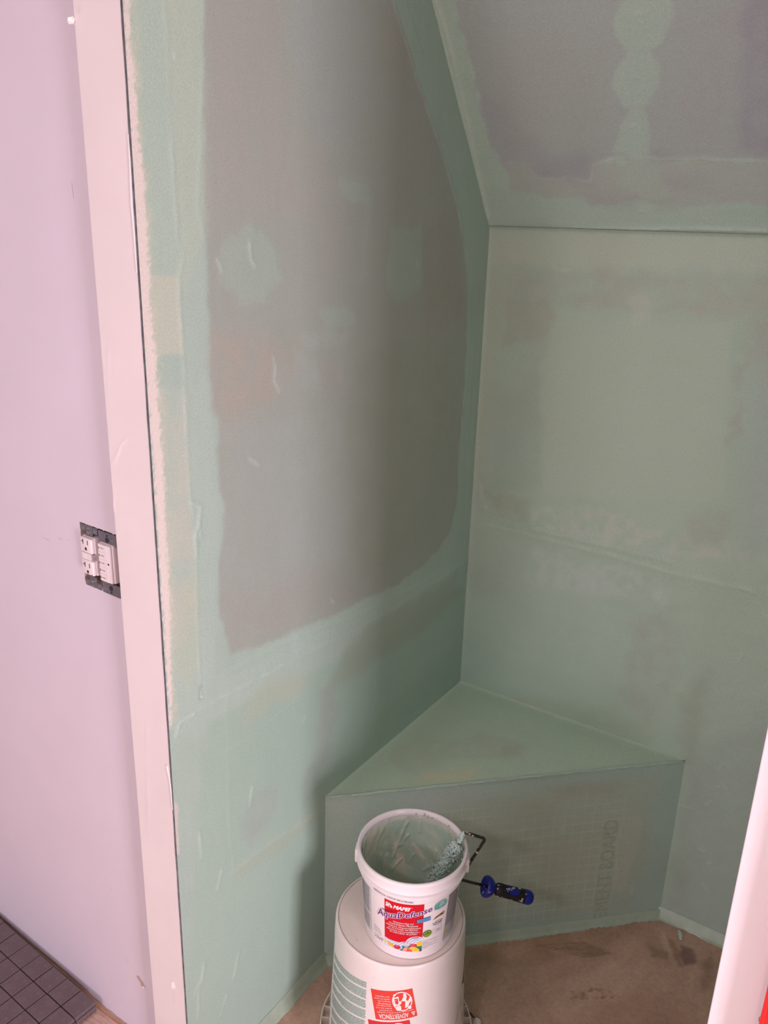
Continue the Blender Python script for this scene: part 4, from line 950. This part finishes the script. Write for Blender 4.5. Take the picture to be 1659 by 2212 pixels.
# drips over the rim
bm = bmesh.new()
for az, s in ((60, 1), (68, .7), (75, .9), (52, .8), (108, .9), (103, .7), (120, .6), (40, .8), (35, 1), (-8, .7), (15, .8), (28, .7), (88, .5), (95, .6)):
    a = math.radians(az)
    for q_ in range(3):
        rr_ = .0995+random.uniform(-.001, .002); r0 = bmesh.ops.create_icosphere(bm, subdivisions=2, radius=.0024*s*random.uniform(.5, 1.2))
        aa = a+random.uniform(-.06, .06); zz_ = .186+random.uniform(-.006, .006)
        for v in r0['verts']: v.co = Vector((v.co.x*1.2+rr_*math.cos(aa), v.co.y*1.2+rr_*math.sin(aa), v.co.z*1.3+zz_))
from_bm('paint_drip', bm, pail, mat('pale_green_paint', (.46, .58, .49), rough=.3), 180)['kind'] = 'stuff'

# printed label of the pail
dP = Decal((0, 0), 0, .0886, .145, .0983)
W_ = (.86, .82, .84); RD = (.60, .004, .018); PUR = (.17, .03, .20); BLK = (.05, .05, .06); BL = (.05, .16, .38); TEAL = (.20, .52, .46); GRY = (.30, .30, .33); OLV = (.20, .32, .04)
rp = [(-89.3, .0225), (-42.6, .0215), (-43.6, .1428), (-89.2, .1422)]
RB = (.10, .50)
dP.quad(rp, 0, .17, 1, 1, RD, 0)
dP.quad(rp, 0, 0, 1, .17, (.55, .62, .80), 0)
# scalloped wave pattern
for k, (cx, cy, r) in enumerate(((.0, .06, .20), (.17, .02, .20), (.36, .03, .22), (.58, .06, .24), (.83, .17, .26), (1.0, .12, .2))):
    for i in range(7):
        rr_ = r*(1-i*.135); 
        P = [(min(1, max(0, cx+rr_*math.cos(t))), max(.02, cy+rr_*.62*math.sin(t))) for t in np.linspace(0, PI, 15)]
        dP.shape(rp, P, (W_, (.42, .52, .78))[i % 2], 1+k*.35+i*.04)
def cube_art(pts, c, lay=4): dP.shape(rp, pts, c, lay)
cube_art([(0, .10), (.02, .13), (.02, .11), (.24, .10), (.27, .03), (.0, .07)], (.82, .58, .02), 4)
cube_art([(.08, .105), (.24, .098), (.28, .02), (.12, .045)], (.80, .42, .03), 4.2)
cube_art([(.26, .06), (.31, .105), (.42, .10), (.45, .05), (.38, .015), (.28, .02)], (.55, .02, .06), 4.4); cube_art([(.27, .06), (.31, .105), (.40, .10), (.34, .06)], (.75, .12, .16), 4.6)
cube_art([(.48, .11), (.70, .12), (.66, .06), (.50, .05)], (.03, .22, .13), 4.1)
cube_art([(.45, .03), (.50, .06), (.54, .0), (.42, .0)], (.10, .20, .33), 4.3)
cube_art([(.66, .12), (.72, .175), (.84, .17), (.88, .13), (.80, .09), (.68, .10)], (.55, .02, .06), 4.5); cube_art([(.68, .13), (.72, .17), (.82, .17), (.78, .13)], (.72, .08, .16), 4.7)
cube_art([(.84, .17), (.90, .21), (1, .20), (1, .12), (.90, .11)], (.85, .60, .02), 4.4)
cube_art([(.82, .11), (1, .115), (1, .04), (.88, .03)], (.03, .20, .12), 4.3)
cube_art([(.50, .035), (.57, .09), (.70, .085), (.76, .03), (.70, .0), (.52, .0)], (.82, .38, .22), 4.8); cube_art([(.58, .0), (.62, .055), (.72, .05), (.76, .01), (.74, .0)], (.72, .10, .07), 5)
cube_art([(.68, .09), (.74, .12), (.84, .10), (.94, .04), (.92, .0), (.80, .0), (.76, .04)], (.88, .58, .05), 5.1); cube_art([(.74, .10), (.80, .09), (.88, .03), (.86, .02)], (.80, .42, .04), 5.3)
cube_art([(.93, .0), (1, .0), (1, .05), (.95, .04)], (.03, .08, .22), 5)
dP.quad(rp, 0, -.01, 1, 0, W_, 0)
# brand line and emblem
dP.text(rp, 'MAPEI', W_, 2, .045, .35, u0=.24, v0=.865, u1=.66, v1=.935)
dP.text(rp, '®', W_, 2, 0, u0=.68, v0=.925, u1=.71, v1=.945)
lg = [(.03, .86), (.20, .86), (.215, .89), (.15, .945), (.05, .955)]
dP.shape(rp, lg, W_, 2); dP.ring(rp, .10, .905, .045, .035, .25, RD, 3, .3, 3.4, 12); dP.shape(rp, [(.06, .87), (.10, .87), (.10, .88), (.06, .88)], RD, 3); dP.shape(rp, [(.12, .87), (.17, .87), (.15, .90), (.125, .90)], RD, 3)
# product name on a rising line
nq = [(-99.0, .0870), (-33.8, .1180), (-34.0, .1345), (-98.8, .1090)]
dP.text(nq, 'AquaDefense', W_, 5.5, .060, .08)
dP.text(nq, 'AquaDefense', PUR, 6.5, .020, .08)
dP.text([(-92.5, .1100), (-74.0, .1165), (-74.0, .1215), (-92.5, .1147)], 'Mapelastic™', (.10, .03, .09), 9, .016)
for (a, b, c_, d_), t_ in (((-78.5, -54.0, .0906, .0958), 'Waterproofing and'), ((-83.5, -49.2, .0858, .0905), 'Crack-Isolation Membrane'), ((-87.0, -45.6, .0790, .0842), 'Membrane d’imperméabilisation'),
                          ((-83.6, -49.0, .0745, .0793), 'et de pontage des fissures'), ((-86.6, -46.2, .0690, .0738), 'Membrana impermeabilizante y'), ((-82.8, -49.6, .0642, .0690), 'de aislamiento de grietas')):
    dP.text([(a, c_-.0010), (b, c_+.0006), (b, d_+.0006), (a, d_-.0010)], t_, W_, 2, .016, .25)
bq = [(-50.5, .0965), (-35.0, .0995), (-35.5, .1085), (-50.5, .1050)]
dP.quad(bq, -.03, -.06, 1.03, 1.06, (.02, .07, .22), 6, 6); dP.quad(bq, 0, 0, 1, 1, (.14, .36, .62), 7, 6); dP.text(bq, 'PREMIUM', (.03, .10, .25), 8, .01, .2, .10, .55, .92, .88); dP.text(bq, 'MEMBRANE', (.03, .10, .25), 8, .01, .2, .08, .12, .90, .45)
tqd = [(-31.5, .1180), (-13.0, .1180), (-13.0, .1400), (-31.5, .1400)]
dP.disc(tqd, .5, .5, .5, .5, TEAL, 1); 
for k in range(4): dP.quad(tqd, .22, .66-k*.13, .86, .70-k*.13, (.05, .28, .25), 2, 4)
dP.shape(tqd, [(.08, .10), (.30, .26), (.9, .30), (.84, .22), (.3, .18)], (.03, .25, .22), 3); dP.shape(tqd, [(.05, .1), (.12, .1), (.16, .8), (.10, .7)], (.05, .30, .27), 3)
pq = [(-31, .0955), (-15.5, .0955), (-15.5, .1085), (-31, .1085)]
dP.shape(pq, [(0, .02), (.35, .25), (.9, .35), (1, .6), (.95, .98), (.8, .85), (.5, .7), (.25, .55)], (.16, .06, .01), 1); dP.shape(pq, [(.22, .35), (.5, .4), (.7, .62), (.4, .6)], (.40, .28, .02), 2); dP.shape(pq, [(.75, .65), (.9, .6), (.95, .85), (.85, .9)], (.65, .30, .15), 2)
ns = [(-30.5, .0795), (-16.5, .0795), (-16.5, .0905), (-30.5, .0905)]
dP.ring(ns, .5, .5, .55, .5, .14, BLK, 1, .5, 2.3, 10); dP.ring(ns, .5, .5, .55, .5, .14, BLK, 1, 3.6, 5.4, 10); dP.ring(ns, .5, .5, .55, .5, .14, BLK, 1, 2.7, 3.2, 4); dP.text(ns, 'TCNA', BLK, 1, .02, .2, .12, .28, .88, .70)
hx = [(-29.5, .0585), (-17.5, .0585), (-17.5, .0755), (-29.5, .0755)]
hexp = [(0, .75), (.95, 1), (.95, .45), (.75, .10), (.3, 0), (0, .3)]
for a, b in zip(hexp, hexp[1:]+hexp[:1]):
    dx, dy = b[0]-a[0], b[1]-a[1]; l = math.hypot(dx, dy); nx2, ny2 = -dy/l*.03, dx/l*.03; dP.shape(hx, [a, b, (b[0]+nx2, b[1]+ny2), (a[0]+nx2, a[1]+ny2)], GRY, 1)
for k in range(3): dP.quad(hx, .25, .55-k*.14, .8, .59-k*.14, GRY, 1, 3)
dP.text(hx, '®', GRY, 1, 0, 0, 1.0, .2, 1.1, .3); dP.text(hx, '®', GRY, 1, 0, 0, -.12, .0, -.02, .12)
oq = [(-42.5, .0560), (-31.5, .0560), (-31.5, .0735), (-42.5, .0735)]
dP.disc(oq, .5, .5, .52, .5, (.03, .06, .01), 1); dP.disc(oq, .5, .5, .47, .45, OLV, 2); dP.shape(oq, [(.1, .50), (.9, .56), (.88, .48), (.12, .43)], (.02, .05, .01), 3); dP.shape(oq, [(.35, .6), (.6, .72), (.66, .64), (.45, .56)], (.04, .10, .01), 3)
gl = [(-106, .0285), (-91, .0270), (-91, .0345), (-106, .0360)]
dP.text(gl, '1 U.S. gal.', BLK, 1, .012, .15, 0, .55, 1, 1.05); dP.text(gl, '3,79 L', BLK, 1, .012, .15, .02, -.15, .9, .38)
for k, t_ in enumerate(('Keep from freezing', 'Ne pas laisser', 'geler avant emploi', 'Proteger del hielo')):
    dP.text([(-106.5, .0555-k*.0042), (-92.5, .0525-k*.0042), (-92.5, .0552-k*.0042), (-106.5, .0582-k*.0042)], t_, BLK, 1, .004, 0, 0, 0, .72+.07*k, 1)
for k, t_ in enumerate(('Liquid-rubber waterproofing for tile', 'and stone', 'Membrane liquide prête à l’emploi pour', 'carreaux et pierre ®', 'Membrana líquida lista para losetas', 'y piedra')):
    w_ = (.95, .3, 1, .6, .95, .3)[k]
    dP.text([(-41.6, .0440-k*.0036), (-21.6, .0455-k*.0036), (-21.6, .0480-k*.0036), (-41.6, .0465-k*.0036)], t_, BLK, 1, .002, 0, 0, 0, w_, 1)
# grey fine-print panels on both sides
gs = [(-11.5, .0230), (16, .0230), (12, .1400), (-10.5, .1400)]
dP.quad(gs, 0, 0, 1, 1, (.22, .21, .24), 1, 14); dP.quad(gs, .012, .01, .985, .325, (.60, .58, .60), 2, 8)
rn = random.Random(8)
for k in range(62):
    v = .985-k*.0155
    u = .03
    if .32 < v < .345: continue
    while u < .93:
        l = rn.uniform(.03, .16); dP.quad(gs, u, v-.007, min(u+l, .95), v, (.42, .40, .43) if v > .33 else (.25, .24, .27), 3, 1); u += l+.02
    if k in (21, 31): dP.quad(gs, .0, v-.011, 1, v-.009, (.75, .72, .75), 4, 8)
dP.shape(gs, [(.06, .12), (.30, .12), (.18, .24)], (.60, .48, .05), 4); dP.shape(gs, [(.16, .14), (.20, .14), (.19, .2), (.17, .2)], BLK, 5)
gL = [(-140, .0250), (-113.8, .0270), (-111.0, .1440), (-140, .1400)]
dP.quad(gL, 0, 0, 1, 1, (.66, .64, .67), 1, 12)
for k in range(58):
    v = .985-k*.0165; u = .02
    if v < .02: break
    if .385 < v < .415: continue
    while u < .90:
        l = rn.uniform(.02, .12); dP.quad(gL, u, v-.0095, min(u+l, .93), v, (.20, .20, .24), 2, 1); u += l+.014
dP.build('label', pail, m_ink)['label'] = 'printed red, white and purple product label'
# ink-jet code on the collar
dQ = Decal((0, 0), 0, .1034, .165, .1046); dQ.base = .0006
dQ.text([(-101, .1545), (-56, .1520), (-56, .1560), (-101, .1600)], 'MADE IN U.S.A.  21W.R.NT 3MC-8 WEL30607', BLK, 0, .0, .0)
dQ.build('date_code', pail, m_ink)

# ------------------------------------------------------------------ paint roller
d1 = Vector((-.367, -.077, -.927)).normalized(); d2 = Vector((.737, .584, -.340)); d2 = (d2-d1*d2.dot(d1)).normalized()
T_ = Vector((.378, -.683, .573)); RA = T_+d2*.045; RD_ = RA+d1*.124
roller = empty('paint_roller', T_+d1*.17); tag(roller, 'mini paint roller with green-soaked sleeve and blue-black handle hanging over the pail rim', 'paint roller')
# frame
m_frame = mat('black_paint_flecked_wire', (.016, .014, .013), rough=.35, spots=[(95, .585, (.48, .42, .38))])
bm = bmesh.new(); HS = RD_+d2*.090
tube(bm, fillet([T_+d1*.150, T_-d1*.002, RA-d1*.0, RD_, HS], .007, 8), .0031, 14)
child_world(from_bm('frame', bm, None, m_frame, 180), roller)
# napped sleeve
n1, n2 = 110, 330; s0_, s1_ = .030, .180
bm = bmesh.new(); mx = axis_mtx(T_, d1)
ang, tt = np.meshgrid(np.arange(n1)*2*PI/n1, np.linspace(0, 1, n2), indexing='ij')
nap = fbm(ang*3.3+20, tt*20+20, 1.3, o=3, seed=3)+.8*np.abs(fbm(np.cos(ang)*9+tt*40, np.sin(ang)*9+tt*22+40, 1.5, o=2, seed=5))
R_ = .0134+.0040*nap; R_ *= np.minimum(1, .55+sst(0, .05, tt)*.45); R_ *= np.minimum(1, .5+sst(0, .03, 1-tt)*.5)
rows = [[bm.verts.new(mx @ Vector((R_[i, j]*math.cos(ang[i, j]), R_[i, j]*math.sin(ang[i, j]), s0_+(s1_-s0_)*tt[i, j]))) for i in range(n1)] for j in range(n2)]
for a, b in zip(rows[:-1], rows[1:]):
    for k in range(n1): bm.faces.new((a[k], a[(k+1) % n1], b[(k+1) % n1], b[k]))
bm.faces.new(rows[0]); bm.faces.new(rows[-1])
m_nap = mat('green_soaked_nap', (.46, .58, .53), rough=.3, var=.25, vscale=260, spots=[(330, .57, (.13, .20, .18))], bump=1, bscale=420, bdist=.002, stretch=(1, 1, .5))
child_world(from_bm('sleeve', bm, None, m_nap, 180), roller)
# clotted paint on the end of the frame
bm = bmesh.new()
for k in range(10):
    r0 = bmesh.ops.create_icosphere(bm, subdivisions=2, radius=random.uniform(.0035, .0062)); c = T_+d1*random.uniform(-.002, .028)+Vector([random.uniform(-.003, .003) for _ in range(3)])
    for v in r0['verts']: v.co = v.co*random.uniform(.9, 1.1)+c
child_world(from_bm('paint_clot', bm, None, mat('pale_green_clot', (.42, .54, .49), rough=.35, var=.2, vscale=200, bump=.6, bscale=200, bdist=.002), 180), roller)
# blue guard and black grip
m_blue = mat('blue_plastic', (.006, .012, .19), rough=.35, spec=.35, spots=[(80, .66, (.35, .33, .33))]); m_grip = mat('black_rubber_grip', (.008, .007, .009), rough=.55, spec=.25, spots=[(85, .62, (.40, .36, .30))])
HA = RD_+d2*.058
bm = bmesh.new(); lathe(bm, [(0, .004), (.008, .004), (.014, .001), (.0195, -.002), (.0215, .001), (.0215, .005), (.018, .012), (.012, .018), (.008, .022), (.008, .028), (0, .028)], 32, mtx=axis_mtx(HA, d2))
child_world(from_bm('finger_guard', bm, None, m_blue, 40), roller)['label'] = 'blue guard'
bm = bmesh.new(); lathe(bm, [(0, .022), (.0085, .022), (.0125, .026), (.0135, .034), (.0128, .044), (.0132, .060), (.0138, .078), (.0138, .088), (0, .088)], 32, mtx=axis_mtx(HA, d2))
child_world(from_bm('grip', bm, None, m_grip, 40), roller)
bm = bmesh.new(); lathe(bm, [(0, .086), (.0142, .086), (.0146, .092), (.0142, .099), (.011, .104), (.006, .1055), (.0052, .104), (0, .1035)], 32, mtx=axis_mtx(HA, d2))
child_world(from_bm('end_cap', bm, None, m_blue, 40), roller)['label'] = 'blue end cap with hanging hole'
vdir = Vector(CAMP)-HA; vdir = (vdir-d2*vdir.dot(d2)).normalized(); sd_ = d2.cross(vdir)
bm = bmesh.new(); pr = []
for k in range(20):
    a = 2*PI*k/20; along = .056+.014*math.cos(a); th = .55*math.sin(a)-.35
    if sd_.z > 0: th = -th
    pr.append(bm.verts.new(HA+d2*along+vdir*(.0150*math.cos(th))+sd_*(-.0150*math.sin(th))*(-1)))
bm.faces.new(pr)
child_world(from_bm('grip_inlay', bm, None, m_blue), roller)

# ------------------------------------------------------------------ red spirit level by the bright wall end
p = hit(1640, 2212, (0, 1, 0), -LW-.012)
lv = empty('spirit_level', (p[0]+.012, -LW-.0145, 0)); tag(lv, 'red metal spirit level standing upright against the bright right wall end', 'level')
m_red = mat('red_enamel', (.80, .012, .015), rough=.3); m_redl = mat('bright_red_edge', (.9, .07, .05), rough=.25)
bm = bmesh.new(); LH = 1.22
box(bm, (-.012, -.011, .0), (-.0075, .011, LH), .0012, 2); box(bm, (.0405, -.011, 0), (.045, .011, LH), .0012, 2); box(bm, (-.008, -.003, 0), (.041, .003, LH))
from_bm('i_beam', bm, lv, m_red, 40)
for z in (.28, .95):
    bm = bmesh.new(); box(bm, (.004, -.007, z-.03), (.030, .007, z+.03), .003, 2); v_o = from_bm('vial_housing', bm, lv, mat('grey_vial_housing', (.1, .1, .1)), 40)
    bm = bmesh.new(); lathe(bm, [(0, -.02), (.005, -.02), (.006, 0), (.005, .02), (0, .02)], 16, (0, 0, 0), mtx=Matrix.Translation((.017, -.004, z))); from_bm('vial', bm, v_o, mat('yellow_vial', (.7, .8, .1), rough=.1), 180)
bm = bmesh.new(); bmesh.ops.create_icosphere(bm, subdivisions=2, radius=.0028)
q0 = hit(1644, 2203, (0, 1, 0), -LW-.004)
for v in bm.verts: v.co = Vector((v.co.x*.8, v.co.y, v.co.z*1.4))+Vector((q0[0]-.0005, q0[1], q0[2]))
from_bm('compound_crumb', bm, wall_right, mat('grey_crumb', (.30, .22, .24), rough=.8))
